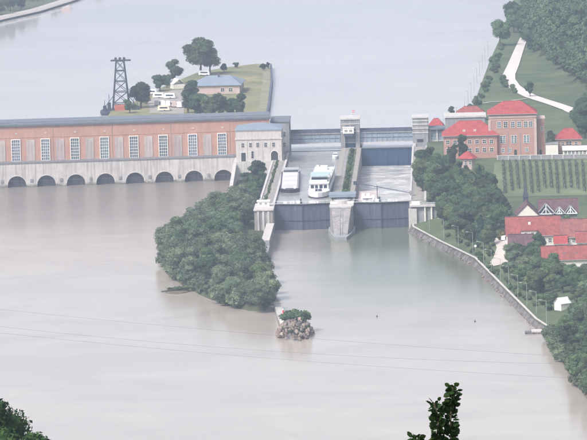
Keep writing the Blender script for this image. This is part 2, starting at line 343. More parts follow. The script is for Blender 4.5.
# strips laid on the right bank: roads, verges
def strip(name, px, widths, m, dz=.12, fn=onT):
    P = px_line(px, fn, 3); W = np.interp(np.linspace(0, 1, len(P)), np.linspace(0, 1, len(widths)), widths); v = []; f = []
    for i, p in enumerate(P):
        t = P[min(i+1, len(P)-1)]-P[max(i-1, 0)]; nrm = np.array([-t[1], t[0]]); nrm /= np.linalg.norm(nrm)+1e-9
        for k in (-.5, -.17, .17, .5):
            x, y = p[0]+nrm[0]*k*W[i], p[1]+nrm[1]*k*W[i]; v.append((x, y, T(x, y)+dz))
    for i in range(len(P)-1):
        for j in range(3): f.append((i*4+j, i*4+j+1, (i+1)*4+j+1, (i+1)*4+j))
    return struct(name, MB().add(v, f), m, True)
strip('hill_road', [(524, 38), (519, 50), (513, 66), (509, 75), (509, 80), (513, 86), (521, 92), (531, 97), (540, 100), (553, 104), (570, 110), (592, 121)], [4.5, 5.5, 6.5, 7, 7, 7, 7, 7.5, 8, 8], 'road_pale', .4)
strip('vineyard', [(546, 161.5), (546, 175), (547, 196)], [47], 'vineyard_turf', .08)
strip('footpath', [(474, 105), (490, 102.5), (508, 101.5), (527, 99)], [1.6], 'path', .35)
strip('village_lane', [(497, 266), (503, 256), (503, 246), (498, 238)], [9, 8, 5, 4], 'path', .25)

# lower island between the tailrace and the lock approach
IS_TOP = [(-52, 186), (-53, 150), (-53.5, 120), (-57, 60), (-62, 10), (-67, -30), (-70.5, -62), (-70, -100), (-66, -140), (-57, -180), (-48, -212), (-39, -238), (-31, -254), (-26, -256), (-24, -240), (-25, -205), (-28, -170), (-31, -120), (-31.5, -60), (-34, -10), (-36, 20), (-36, 186)]
IS_BOT = [(x+(-3.5 if x < -40 else 2.0 if x > -30 else 0), y-(4 if y < -230 else 0)) for x, y in IS_TOP]
struct('island', MB().prism(IS_BOT, -1.5, 2.4, IS_TOP), 'scrub')
# upstream separating island
UI = [(-46, 300), (-47.5, 448), (-51, 600), (-55, 694), (-62, 702), (-80, 682), (-94, 652), (-108, 570), (-114, 516), (-128, 436), (-120, 300)]
struct('upstream_island', MB().prism([(x*1.02, y) for x, y in UI], 8.5, 11.8, UI), 'dry_grass')

# ------------------------------------------------------------------ trees
def ico(sub=1):
    import bmesh
    bm = bmesh.new(); bmesh.ops.create_icosphere(bm, subdivisions=sub, radius=1)
    v = np.array([q.co[:] for q in bm.verts]); f = [tuple(x.index for x in q.verts) for q in bm.faces]; bm.free(); return v, f
ICO, ICOF = ico(2)
def leaves(P, N, size, rng):
    n = len(P); a = rng.normal(size=(n, 3)); N = N/np.linalg.norm(N, axis=1)[:, None]
    t = np.cross(N, a); t /= np.linalg.norm(t, axis=1)[:, None]; b = np.cross(N, t); s = (size*(.6+.8*rng.random(n)))[:, None]
    v = np.stack([P-t*s, P-b*s*.6, P+t*s, P+b*s*.6], 1).reshape(-1, 3); f = np.arange(4*n).reshape(-1, 4); return v, f
def crown_geo(seed, H, Rr, base, nl, nq, leaf, flat=1., core=True, lob=(.30, .46)):
    rng = np.random.default_rng(seed); cz = (H+base)/2; hz = (H-base)/2; C = []
    while len(C) < nl:
        p = rng.uniform(-1, 1, 3)
        if np.linalg.norm(p) > 1: continue
        r = Rr*rng.uniform(*lob)
        q = np.array([p[0]*(Rr-r*.8), p[1]*(Rr-r*.8), cz+p[2]*(hz-r*.6)])
        C.append((q, r))
    wts = np.array([r*r for _, r in C]); wts /= wts.sum(); idx = rng.choice(nl, nq*2, p=wts)
    D = rng.normal(size=(nq*2, 3)); D[:, 2] += .25; D /= np.linalg.norm(D, axis=1)[:, None]
    cc = np.array([c for c, _ in C]); rr = np.array([r for _, r in C])
    P = cc[idx]+D*(rr[idx]*rng.uniform(.72, 1.16, nq*2))[:, None]*np.array([1, 1, .85])
    ins = np.zeros(len(P), bool)
    for c, r in C: ins |= (np.linalg.norm((P-c)/np.array([1, 1, .85]), axis=1) < r*.68)
    P, D = P[~ins][:nq], D[~ins][:nq]
    v, f = leaves(P, D+rng.normal(size=P.shape)*.55, leaf, rng); V = [v]; FF = [tuple(q) for q in f]; o = len(v)
    if core:
        for c, r in C:
            k = ICO*(1+.22*rng.normal(size=(len(ICO), 1))*.6); V.append(c+k*r*.80*np.array([1, 1, .85])); FF += [tuple(i+o for i in q) for q in ICOF]; o += len(ICO)
    return np.concatenate(V), FF, C
def conifer_geo(seed, H, Rr, nq, leaf):
    rng = np.random.default_rng(seed); h = rng.random(nq)**.8; h = .08+.92*(1-(1-h)); t = 1-h
    lay = .75+.35*np.abs(np.sin(h*26)); a = rng.random(nq)*6.283; rad = Rr*t**.85*lay*rng.uniform(.75, 1.1, nq)
    P = np.stack([np.cos(a)*rad, np.sin(a)*rad, h*H*.96-rad*.25+H*.04], 1); N = np.stack([np.cos(a), np.sin(a), .5+0*a], 1)
    v, f = leaves(P, N+rng.normal(size=P.shape)*.4, leaf, rng); o = len(v); n = 9
    core = [(math.cos(6.283*i/n)*Rr*.62, math.sin(6.283*i/n)*Rr*.62, H*.1) for i in range(n)]+[(0, 0, H*.93)]
    return np.concatenate([v, np.array(core)]), [tuple(q) for q in f]+[(o+i, o+(i+1) % n, o+n) for i in range(n)], []
def npmesh(name, v, f, m):
    me = bpy.data.meshes.new(name); me.from_pydata(v.tolist(), [], f); me.materials.append(M[m]); me.update(); return me
def trunk_mesh(H, r, C, base, seed):
    mb = MB(); rnd = random.Random(seed); top = base+(H-base)*.55; prev = Vector((0, 0, -.6)); pr = r*1.25
    for i in range(1, 5):
        q = Vector((rnd.uniform(-.15, .15)*i*.6, rnd.uniform(-.15, .15)*i*.6, top*i/4)); mb.tube(prev, q, pr, 7, r*(1-.18*i)); prev = q; pr = r*(1-.18*i)
    for c, rr in C[:6]:
        z = max(base*.7, min(top*.9, c[2]-2)); mb.tube((0, 0, z), tuple(c), r*.42, 5, r*.12)
    return mb.mesh('trunk', 'bark')
PROTO = {}
def proto(key, kind, leafm, **k):
    if kind == 'con': v, f, C = conifer_geo(**k); base = k['H']*.1
    else: v, f, C = crown_geo(**k); base = k['base']
    PROTO[key] = (npmesh('crown', v, f, leafm), trunk_mesh(k['H'], .028*k['H'], C, base, k['seed']), k['H'])
for i in range(4): proto('willow%d' % i, 'b', 'leaf_willow', seed=10+i, H=12, Rr=5.6, base=1.0, nl=17, nq=4600, leaf=.28)
for i in range(4): proto('broad%d' % i, 'b', 'leaf_green', seed=20+i, H=12, Rr=4.5, base=2.0, nl=15, nq=4300, leaf=.28)
for i in range(3): proto('dark%d' % i, 'b', 'leaf_dark', seed=30+i, H=13, Rr=4.3, base=1.6, nl=16, nq=4000, leaf=.29)
for i in range(2): proto('slim%d' % i, 'b', 'leaf_dark', seed=40+i, H=13, Rr=2.4, base=.8, nl=11, nq=2000, leaf=.34, lob=(.5, .75))
for i in range(2): proto('con%d' % i, 'con', 'leaf_conifer', seed=50+i, H=14, Rr=3.0, nq=2400, leaf=.42)
for i in range(3): proto('bush%d' % i, 'b', 'leaf_green', seed=60+i, H=2.6, Rr=1.6, base=.1, nl=7, nq=420, leaf=.26, lob=(.42, .6))
for i in range(2): proto('wbush%d' % i, 'b', 'leaf_willow', seed=75+i, H=4, Rr=3.0, base=.0, nl=9, nq=900, leaf=.32, lob=(.4, .55))
proto('ybush', 'b', 'leaf_yellow', seed=70, H=2.8, Rr=1.5, base=.1, nl=7, nq=420, leaf=.26, lob=(.42, .6))
TREES = []
def tree(key, p, h, label, group=None, name='tree', wide=1., rz=None, cat=None):
    cm, tm, H = PROTO[key]; s = h/H
    t = thing(name, label, cat or ('bush' if 'bush' in key else 'tree'), (p[0], p[1], p[2]), random.random()*6.28 if rz is None else rz, group, (s*wide, s*wide, s))
    link('trunk', tm, t); link('crown', cm, t); TREES.append((p[0], p[1])); return t
def inside(p, poly):
    c = False; j = len(poly)-1
    for i in range(len(poly)):
        if (poly[i][1] > p[1]) != (poly[j][1] > p[1]) and p[0] < (poly[j][0]-poly[i][0])*(p[1]-poly[i][1])/(poly[j][1]-poly[i][1])+poly[i][0]: c = not c
        j = i
    return c

# ------------------------------------------------------------------ powerhouse
PH = thing('powerhouse', 'long brick powerhouse with tall gridded windows above a concrete terrace of arches', 'power station', (-164.4, 191.3, 0), math.atan2(9, 110))
P_ = 13.86; X0, X1 = 8-7*P_-6.93, 111.9
ks = list(range(-7, 8))
arch = [(-4.3, -1.5)]+[(-4.3*math.cos(math.pi*i/14), 1.2+4.1*math.sin(math.pi*i/14)) for i in range(15)]+[(4.3, -1.5)]
tw = MB()
for k in ks:
    c = 8+k*P_; a0 = max(X0, c-6.93); a1 = min(X1, c+6.93); zt = 11.1
    for l, r in ((a0, c-4.3), (c+4.3, a1)): tw.add([(l, 0, -1.5), (r, 0, -1.5), (r, 0, zt), (l, 0, zt)], [(0, 1, 2, 3)])
    for (p, q) in zip(arch[1:-2], arch[2:-1]): tw.add([(c+p[0], 0, p[1]), (c+q[0], 0, q[1]), (c+q[0], 0, zt), (c+p[0], 0, zt)], [(0, 1, 2, 3)])
    for (p, q) in zip(arch[:-1], arch[1:]): tw.add([(c+p[0], 0, p[1]), (c+p[0], 4.4, p[1]), (c+q[0], 4.4, q[1]), (c+q[0], 0, q[1])], [(0, 1, 2, 3)])
tw.add([(X1, 0, -1.5), (X1, 8, -1.5), (X1, 8, 11.1), (X1, 0, 11.1)], [(0, 1, 2, 3)])
tw.build('terrace_wall', 'concrete', PH)
Bx(X0, X1-.05, 4.5, 44, -2, 11.0).build('foundation', 'concrete_grey', PH)
Bx(X0-.2, X1+.2, -.25, 8, 11.12, 11.6).build('terrace_deck', 'stained', PH)
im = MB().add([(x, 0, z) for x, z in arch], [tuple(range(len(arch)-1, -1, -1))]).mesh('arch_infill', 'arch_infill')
rg = MB()
for (p, q) in zip(arch[1:-2], arch[2:-1]):
    n1 = Vector((p[0]/4.3, (p[1]-1.2)/4.1)); n2_ = Vector((q[0]/4.3, (q[1]-1.2)/4.1))
    a = [(p[0], p[1]), (q[0], q[1]), (q[0]+n2_.x*.55, q[1]+n2_.y*.55), (p[0]+n1.x*.55, p[1]+n1.y*.55)]
    rg.add([(u_, -.12, w_) for u_, w_ in a]+[(u_, .05, w_) for u_, w_ in a], [(0, 1, 2, 3), (0, 4, 5, 1), (2, 6, 7, 3)])
rm = rg.mesh('arch_ring', 'concrete_pale')
pm = Bx(-.7, .7, -.35, 0, 1.2, 2.6).mesh('plaque', 'concrete_grey')
gm = Bx(-4.2, 4.2, -.1, .1, 2.4, 2.8).mesh('gate_beam', 'concrete_grey')
for k in ks:
    c = 8+k*P_
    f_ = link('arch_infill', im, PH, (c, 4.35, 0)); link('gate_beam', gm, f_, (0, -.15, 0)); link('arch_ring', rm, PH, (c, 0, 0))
    link('plaque', pm, PH, (c+6.9, 0, 1.2))
HX1 = 127.6
Bx(X0, HX1, 7, 29, 11.0, 27.9).build('wall', 'brick', PH)
Bx(X0-.5, HX1+.5, 6.3, 29.7, 27.92, 28.5).build('cornice', 'concrete_grey', PH)
ro = Bx(X0-.9, HX1+.9, 5.9, 30.1, 28.52, 29.35).build('roof', 'roof_grey', PH)
Bx(X0, HX1, 10, 26, 29.37, 29.75).build('roof_ridge', 'roof_grey', ro)
Bx(X0, HX1, 6.86, 7, 22.6, 22.9).build('string_course', 'brick', PH)
fr = MB(); W2, ZB, ZT = 1.85, 11.7, 21.6
fr.box(-W2-.35, -W2, -.4, .1, ZB-.3, ZT+.4).box(W2, W2+.35, -.4, .1, ZB-.3, ZT+.4).box(-W2, W2, -.4, .1, ZT, ZT+.4).box(-W2, W2, -.4, .1, ZB-.3, ZB)
frm = fr.mesh('frame', 'white_wall')
mu = MB()
for i in range(1, 4): mu.box(-W2+i*W2*.5-.08, -W2+i*W2*.5+.08, -.22, -.05, ZB, ZT)
for i in range(1, 7): z = ZB+(ZT-ZB)*i/7; mu.box(-W2, W2, -.26, -.04, z-.09, z+.09)
mum = mu.mesh('muntin_grid', 'white_wall')
pnm = Bx(-W2, W2, -.02, .06, ZB, ZT).mesh('pane', 'glass_pale')
plm = Bx(-1.95, 1.95, -.25, 0, 11.65, 21.5).mesh('panel', 'panel')
psm = Bx(-.3, .3, -.5, -.25, 12.1, 13.6).mesh('panel_niche', 'rust')
vtm = Bx(-.45, .45, -.2, 0, 24.3, 24.9).mesh('wall_vent', 'concrete_pale')
for k in ks:
    c = 8+k*P_
    wn = link('window', pnm, PH, (c, 7-.05, 0)); link('frame', frm, wn, (0, -.03, 0)); link('muntin_grid', mum, wn)
    if c+6.93 < 104: link('concrete_panel', plm, PH, (c+6.93, 7, 0))
    link('wall_vent', vtm, PH, (c+.3, 7, 0))
    if k % 2: MB().tube((c+3.7, 6.85, 11.6), (c+3.7, 6.85, 27.9), .1, 6).build('downpipe', 'panel', PH)
rl = MB()
for x in np.arange(X0, X1, 2.77): rl.box(x, x+.08, .1, .18, 11.6, 12.6)
rl.box(X0, X1, .1, .18, 12.55, 12.65)
rl.build('railing', 'steel_blue', PH)

# weir pier closing the dam line out past the powerhouse
tag(Bx(-20, 12, 0, 40, -2, 14).build('dam_pier', 'concrete'), 'massive concrete pier closing the dam at the bank end of the powerhouse', 'pier').location = (-272, 182, 0)

# stone service building in front of the hall
SB = thing('service_building', 'square pale stone building with low grey roof and dark arched gateway', 'building', (-52.7, 181, 11))
Wd = 21.3
def sx(px): return (px-236)*Wd/46
Bx(0, Wd, 0, 24, 0, 14.0).build('wall', 'stone', SB)
Bx(-.35, Wd+.35, -.35, 24.2, 10.1, 10.7).build('cornice', 'concrete_pale', SB)
Bx(-.2, Wd+.2, -.2, 24.1, 14.02, 14.4).build('parapet', 'stone', SB)
MB().hip(-.4, Wd+.4, -.4, 24.4, 14.42, 2.4, 9).build('roof', 'roof_zinc', SB)
Bx(-1.2, Wd+.6, -1, 26, -13, -.02).build('podium', 'concrete_pale', SB)
def window(parent, x, z, w_, h_, y=0, fm='white_wall', gm_='glass', bars=(1, 1), ft=.16):
    p = Bx(-w_/2, w_/2, -.03, .05, 0, h_).build('window', gm_, parent); p.location = (x, y, z)
    q = MB().box(-w_/2-ft, -w_/2, -.14, .03, -ft, h_+ft).box(w_/2, w_/2+ft, -.14, .03, -ft, h_+ft).box(-w_/2, w_/2, -.14, .03, h_, h_+ft).box(-w_/2, w_/2, -.18, .03, -ft, 0)
    for i in range(1, bars[0]+1): q.box(-w_/2+w_*i/(bars[0]+1)-.06, -w_/2+w_*i/(bars[0]+1)+.06, -.1, -.01, 0, h_)
    for i in range(1, bars[1]+1): q.box(-w_/2, w_/2, -.11, -.01, h_*i/(bars[1]+1)-.06, h_*i/(bars[1]+1)+.06)
    q.build('frame', fm, p); return p
for px in (243, 250.7, 258, 266, 274): window(SB, sx(px), 6.6, 1.1, 1.9, fm='stone')
window(SB, sx(252.5), 1.4, 1.0, 3.2, fm='stone', bars=(0, 2))
Bx(sx(241.2), sx(245.6), -.06, .1, 0, 4.0).build('door', 'dark_void', SB)
ga = [(-1.8, 0)]+[(-1.8*math.cos(math.pi*i/10), 2.7+1.8*math.sin(math.pi*i/10)) for i in range(11)]+[(1.8, 0)]
g_ = MB().add([(x, -.08, z) for x, z in ga], [tuple(range(len(ga)-1, -1, -1))]).build('gateway', 'dark_void', SB); g_.location = (sx(274.7), 0, .3)
ar = MB()
for p, q in zip(ga[:-1], ga[1:]): ar.bar((p[0], -.12, p[1]), (q[0], -.12, q[1]), .28)
ar.build('arch_surround', 'white_wall', g_)
for px in (247, 262.5, 270): Bx(sx(px)-.25, sx(px)+.25, -.18, 0, 0, 10.1).build('pilaster', 'stone', SB)

# grey block beside the locks
GB = thing('gate_winch_block', 'tall plain grey concrete block between the brick hall and the lock bridge', 'building', (-37.4, 214, 0))
Bx(0, 8.6, 0, 26, 2, 25.6).build('wall', 'concrete_grey', GB)
Bx(-.3, 8.9, -.3, 26.3, 25.62, 26.2).build('roof', 'roof_grey', GB)
for z in (14, 19): window(GB, 6.2, z, 1.2, 2.0, fm='concrete_grey')
Bx(4.6, 8.0, -.35, 0, 2, 12).build('buttress', 'concrete_grey', GB)

# ------------------------------------------------------------------ locks
def lock_wall(label, x0, x1, y0, y1, top):
    t = thing('lock_wall', label, 'lock wall', (x0, y0, 0)); w_, d_ = x1-x0, y1-y0
    Bx(0, w_, 0, d_, -2, top).build('masonry', 'concrete_old', t)
    Bx(-.02, .9, .05, d_-.05, top+.02, top+.3).build('coping', 'concrete_pale', t); Bx(w_-.9, w_+.02, .05, d_-.05, top+.02, top+.3).build('coping', 'concrete_pale', t); return t
LW = lock_wall('long concrete wall of the lock beside the tree island', -36.2, -29, 4, 214, 10.9)
Bx(1.6, 5.0, 1, 176, 10.92, 10.96).build('walkway', 'gravel', LW)
RW = lock_wall('long concrete wall of the lock below the pink buildings', 29, 36.3, 5, 231.4, 10.9)
Bx(2.2, 5.2, 1, 224, 10.92, 10.96).build('walkway', 'gravel', RW)
PR = thing('lock_pier', 'narrow concrete pier with grass strip and blunt nose between the two lock chambers', 'pier', (0, 0, 0))
Bx(-4.9, 4.9, -3, 262, -2, 10.9).build('masonry', 'concrete_old', PR)
nb_ = [(-4.95, -3.02), (-4.95, -15), (-2.3, -40), (2.3, -40), (4.95, -15), (4.95, -3.02)]
nt_ = [(-4.95, -3.02), (-4.95, -9), (-4.1, -12.5), (4.1, -12.5), (4.95, -9), (4.95, -3.02)]
MB().prism(nb_, -2, 10.4, nt_).build('nose', 'concrete_old', PR)
for x in (-3.4, -2.0, -.6, .8, 2.2, 3.4): MB().bar((x*.6, -38.6+abs(x)*1.5, -.5), (x, -12.6, 10.3), .2).build('rubbing_strake', 'concrete_grey', PR)
MB().prism([(x*1.14, y-1.8 if y < -10 else y) for x, y in nb_], -2, 1.3).build('footing', 'concrete_grey', PR)
MB().prism([(x*1.04, y*1.03) for x, y in nt_], 10.42, 11.0).build('nose_coping', 'concrete_pale', PR)
Bx(-.9, 2.6, 24, 226, 10.92, 11.05).build('grass_strip', 'grass', PR)
Bx(-4.4, -2.4, 24, 230, 10.92, 10.98).build('walkway', 'gravel', PR); Bx(3.0, 4.7, 24, 230, 10.92, 10.98).build('walkway', 'gravel', PR)
for i in range(11):
    tree('bush%d' % (i % 3), (1.0+random.uniform(-.2, .2), 32+i*17.2, 11.0), 2.4+random.random()*.8, 'small round bush in the row along the lock pier between the chambers', 'bushes along the lock pier', 'bush', .75)
for i in range(16):
    tree('bush%d' % (i % 3), (-33.2+random.uniform(-.2, .2), 14+i*10.5, 10.9), 1.5+random.random()*.5, 'small clipped bush on the lock wall beside the tree island', 'bushes along the lock wall', 'bush', .75)

def lower_gate(label, x0, x1):
    t = thing('lock_gate', label, 'lock gate', ((x0+x1)/2, 0, 0)); h = (x1-x0)/2
    for s in (-1, 1):
        lf = MB().prism([(0, -2.2), (s*h, .6), (s*h, 1.6), (0, -1.2)][::s], -2, 11.2).build('gate_leaf', 'steel_gate', t)
        rb = MB()
        for z in (3.8, 10.6): rb.add([(s*.3, -2.35, z), (s*(h-.1), .35, z), (s*(h-.1), .75, z), (s*.3, -1.9, z), (s*.3, -2.35, z+.35), (s*(h-.1), .35, z+.35), (s*(h-.1), .75, z+.35), (s*.3, -1.9, z+.35)], [(0, 1, 2, 3), (4, 5, 6, 7), (0, 1, 5, 4), (2, 3, 7, 6), (0, 3, 7, 4), (1, 2, 6, 5)])
        rb.build('stiffener', 'steel_dark', lf)
        vr = MB()
        for i in range(1, 5): x = s*h*i/5; y = -2.2+2.8*i/5; vr.box(x-.1, x+.1, y-.12, y+.1, -1, 11)
        vr.build('rib', 'steel_gate', lf)
        wk = MB().prism([(0, -3.0), (s*h, -.2), (s*h, 1.9), (0, -.9)][::s], 11.22, 11.4).build('walkway', 'concrete_grey', t)
        rl = MB()
        for i in range(9):
            x = s*h*i/8.; y = -2.8+2.8*i/8
            rl.tube((x, y, 11.4), (x, y, 12.5), .06, 4)
        rl.tube((0, -2.8, 12.5), (s*h, 0, 12.5), .07, 4); rl.build('railing', 'white_paint', wk)
    Bx(-.25, .25, -2.6, -2.05, -1, 11.2).build('mitre_post', 'steel_dark', t)
    for x, w_, hh in ((-8.2, 1.6, .9), (-5.5, 2.2, 1.1), (-2.6, 2.6, 1.2), (2.8, 3.0, 1.0), (6.0, 1.0, .8)):
        Bx(x, x+w_, -1.3, -.5, 11.42, 11.42+hh).build('locker', 'white_paint', t)
    Bx(-.9, -.3, -1.9, -1.3, 11.42, 13.6).build('signal_post', 'steel_dark', t)
    return t
lower_gate('slate blue lower lock gate closing the full chamber with the two moored ships', -29, -4.9)
lower_gate('slate blue lower lock gate closing the emptied chamber with churning water', 4.9, 29)
UG = thing('lock_gate', 'deep blue upper lock gate standing tall above the churning chamber', 'lock gate', (17, 229.5, 0))
Bx(-12.2, 12.2, 0, 2, -1, 10.4).build('gate_leaf', 'steel_deep', UG)
for i in range(5): Bx(-12+i*4.9+2.1, -12+i*4.9+2.4, -.25, 0, 2, 10.2).build('rib', 'steel_deep', UG)
Bx(-12.2, 12.2, -.4, 2.2, 10.42, 10.7).build('sill_beam', 'steel_dark', UG)
BO = thing('safety_boom', 'thin dark barrier boom lying diagonally across the churning lock chamber', 'barrier', (7, 71, 11.2))
MB().tube((-2.4, 1, .6), (22.6, -47, .9), .2, 6).build('boom', 'steel_gate', BO)
Bx(-3.2, -1.6, 0, 2.2, -.3, 1.2).build('pivot', 'steel_dark', BO); Bx(22.1, 23.6, -48.5, -46, -.3, 1.8).build('cradle', 'concrete_grey', BO)

# lock heads
LH = thing('lock_abutment', 'pale streaked concrete lock head at the corner of the tree island', 'abutment', (-37, -20, 0))
Bx(0, 8, 0, 23.9, -2, 10.8).build('masonry', 'concrete_old', LH)
for x in (1.2, 3.4, 5.6): Bx(x, x+.9, -.5, 0, -1, 10.5).build('buttress', 'concrete', LH)
Bx(-.3, 8.2, -.6, 24, 10.82, 11.3).build('coping', 'concrete_pale', LH)
Bx(5.2, 8.3, -60, -.6, -2, 5.2).build('approach_wall', 'concrete_grey', LH); Bx(5.6, 8.5, -104, -60.02, -2, 3.2).build('approach_wall', 'concrete_grey', LH)
Bx(5.1, 8.4, -60, -.62, 5.22, 5.5).build('coping', 'concrete_pale', LH)
HU = thing('gate_hut', 'small white hut on the lock head beside the tree island', 'hut', (-36, -8, 11.3))
Bx(0, 5.2, 0, 4, 0, 2.0).build('wall', 'white_wall', HU); Bx(-.3, 5.5, -.3, 4.3, 2.02, 2.4).build('roof', 'white_paint', HU)
window(HU, 1.4, .8, .9, .8); window(HU, 3.6, .8, .9, .8)
LM = thing('signal_mast', 'thin signal mast with a round ring beside the small white hut', 'mast', (-35, -1, 10.9))
MB().tube((0, 0, 0), (0, 0, 5.5), .12, 6).build('pole', 'steel_dark', LM)
rr_ = MB()
for i in range(12): a, b = 2*math.pi*i/12, 2*math.pi*(i+1)/12; rr_.bar((.6*math.cos(a), 0, 6.4+.9*math.sin(a)), (.6*math.cos(b), 0, 6.4+.9*math.sin(b)), .16)
rr_.build('ring', 'steel_dark', LM)
RH = thing('lock_abutment', 'grey concrete lock head with white columns and slab roof by the green bank', 'abutment', (29, -7, 0))
Bx(0, 12.6, 0, 11.9, -2, 9.6).build('masonry', 'concrete_grey', RH)
Bx(-.3, 3.2, -1.2, 0, -2, 8.8).build('buttress', 'concrete_pale', RH)
for x in (6.8, 9.6): MB().tube((x, -.7, 3), (x, -.7, 9.6), .38, 8).build('column', 'white_wall', RH)
Bx(.2, 13.2, -1.4, 12, 9.62, 10.3).build('roof_slab', 'concrete_pale', RH)
Bx(1.0, 4.6, .4, 3, 10.32, 11.6).build('cabin', 'white_paint', RH); Bx(5.4, 12.4, 1, 4, 10.32, 10.9).build('bench_block', 'concrete_grey', RH)
rl = MB()
for x in np.arange(.4, 13, 1.5): rl.tube((x, -1.2, 10.3), (x, -1.2, 11.3), .05, 4)
rl.tube((.4, -1.2, 11.3), (13, -1.2, 11.3), .06, 4); rl.build('railing', 'white_paint', RH)

# control cabin on the pier nose
CC = thing('control_cabin', 'low control cabin with wide blue roof and white window bands on the pier nose', 'cabin', (.2, 0, 10.9))
MB().prism([(3.6*math.cos(math.pi*(1+i/12)), 2+4*math.sin(math.pi*(1+i/12))) for i in range(13)], 0, 1.5).build('bay', 'concrete_pale', CC)
Bx(-5, 5, 6, 15, 0, 2.2).build('wall', 'white_wall', CC)
Bx(-2.2, 2.2, 2.02, 6, 0, 1.9).build('bay_wall', 'steel_gate', CC)
for x in (-3.6, 3.4): window(CC, x, 1.0, 2.0, .9, 6, bars=(2, 0))
rf = Bx(-5.8, 5.8, 4.6, 16, 2.22, 3.3).build('roof', 'roof_zinc', CC); Bx(-5.9, 5.9, 4.45, 4.59, 2.2, 2.6).build('fascia', 'steel_blue', rf)
Bx(-5.2, -1.0, -1.2, -.7, 0, 1.0).build('parapet', 'white_wall', CC); Bx(1.2, 5.0, -1.2, -.7, 0, 1.0).build('parapet', 'white_wall', CC)

# bridge and towers
BR = thing('lock_bridge', 'long grey blue steel girder bridge spanning both lock chambers', 'bridge', (0, 234, 0))
Bx(-29.0, 45, 0, 8, 13.4, 17.6).build('girder', 'steel_blue', BR)
Bx(-29.0, 45, -.5, 8.5, 17.62, 18.1).build('deck', 'concrete_grey', BR)
Bx(-29.0, 45, -.45, -.1, 18.1, 19.2).build('parapet', 'steel_gate', BR); Bx(-29.0, 45, 8.1, 8.45, 18.1, 19.2).build('parapet', 'steel_gate', BR)
Bx(-29.0, 45, -.3, 8.3, 13.0, 13.38).build('flange', 'concrete_pale', BR)
Bx(-29.0, 45, -.12, 0, 15.3, 15.6).build('stringer', 'steel_gate', BR)
rbm = Bx(-.12, .12, -.22, 0, 13.4, 17.6).mesh('rib', 'steel_blue')
for i in range(30): link('rib', rbm, BR, (-27.8+i*2.5, 0, 0))
CT = thing('lock_tower', 'slender grey lift tower with flag rising over the middle of the lock bridge', 'tower', (-.3, 232.6, 10.9))
for x in (-4.5, 2.5): Bx(x, x+2.0, -1, 11, 0, 14.2).build('leg', 'concrete_grey', CT)
Bx(-2.48, 2.48, 1.2, 10.5, -.5, 2.2).build('recess', 'steel_deep', CT)
Bx(-2.48, 2.48, -.6, 10.6, 8.5, 14.1).build('upper_wall', 'concrete_grey', CT)
Bx(-4.9, 4.9, -1.4, 11.4, 13.6, 14.4).build('roof', 'concrete_pale', CT)
for z in (9.2, 11.5):
    for x in (-1.2, 1.2): window(CT, x, z, 1.5, 1.7, -.62, fm='concrete_pale', gm_='glass_pale')
Bx(-4.7, 4.7, -1.2, -1.02, 11.3, 11.7).build('band', 'concrete_pale', CT)
Bx(-4.55, 4.55, -1.1, -1.02, 7.6, 8.2).build('band', 'concrete_pale', CT)
WC = thing('hoist_cabin', 'white hoist cabin mounted on the front of the middle lock tower', 'cabin', (-3.7, 228.6, 18.1))
Bx(0, 5.2, 0, 2.9, 0, 2.6).build('wall', 'white_paint', WC); Bx(-.2, 5.4, -.2, 3, 2.62, 2.9).build('roof', 'white_wall', WC)
window(WC, 1.5, .9, 1.2, .9); window(WC, 3.7, .9, 1.2, .9); Bx(.4, 4.8, .3, 5.2, -1.2, -.02).build('bracket', 'steel_gate', WC)
FL = thing('flag', 'small red and white flag flying from the roof of the middle lock tower', 'flag', (.6, 237, 25.3), 0, None, .62)
MB().tube((0, 0, 0), (0, 0, 5.2), .09, 6, .05).build('pole', 'white_paint', FL)
for i, m_ in enumerate(('red_paint', 'white_paint', 'red_paint')):
    q = MB(); z = 4.9-i*.5
    for j in range(5):
        a, b = j*.45, (j+1)*.45; q.add([(.1+a, .12*math.sin(a*4), z-.5), (.1+b, .12*math.sin(b*4), z-.5), (.1+b, .12*math.sin(b*4), z), (.1+a, .12*math.sin(a*4), z), (.1+a, .12*math.sin(a*4)+.03, z-.5), (.1+b, .12*math.sin(b*4)+.03, z-.5), (.1+b, .12*math.sin(b*4)+.03, z), (.1+a, .12*math.sin(a*4)+.03, z)], [(0, 1, 2, 3), (7, 6, 5, 4), (3, 2, 6, 7), (4, 5, 1, 0)])
    q.build('stripe', m_, FL)
RTW = thing('lock_tower', 'banded grey concrete tower on the bank end of the lock bridge', 'tower', (29.4, 231.6, 0))
Bx(0, 7.4, 0, 13, -1, 24.4).build('wall', 'concrete_grey', RTW)
for z in (17.2, 19.3, 21.2, 22.9): Bx(-.2, 7.6, -.25, 13.2, z, z+.5).build('band', 'concrete_pale', RTW)
Bx(-.4, 7.8, -.4, 13.4, 24.42, 25.0).build('roof', 'concrete_pale', RTW)
Bx(2.0, 5.0, -.2, 0, 13.0, 14.4).build('opening', 'dark_void', RTW)
Bx(-.02, 1.4, -.5, 0, -1, 12.5).build('buttress', 'concrete_pale', RTW)
GA = thing('bridge_gallery', 'roofed bridge end gallery on pillars beside the banded tower', 'building', (37, 233.2, 10.6))
Bx(0, 8.2, 1.2, 9, 4.6, 8.0).build('wall', 'steel_blue', GA)
Bx(-.1, 8.8, -1.0, 10, 8.02, 8.9).build('roof', 'roof_grey', GA)
for x in (.2, 3.6, 7.2): Bx(x, x+.8, .2, 1.2, 0, 8).build('pillar', 'concrete_pale', GA)
Bx(1.2, 7.0, 1.4, 9, 0, 4.58).build('base_wall', 'concrete_grey', GA); Bx(.9, 7.4, .9, 1.3, 1.0, 3.4).build('panel', 'white_wall', GA)
TW = thing('training_wall', 'sloping concrete wall dividing the tailrace from the tree island', 'wall', (-54.2, 184, 0))
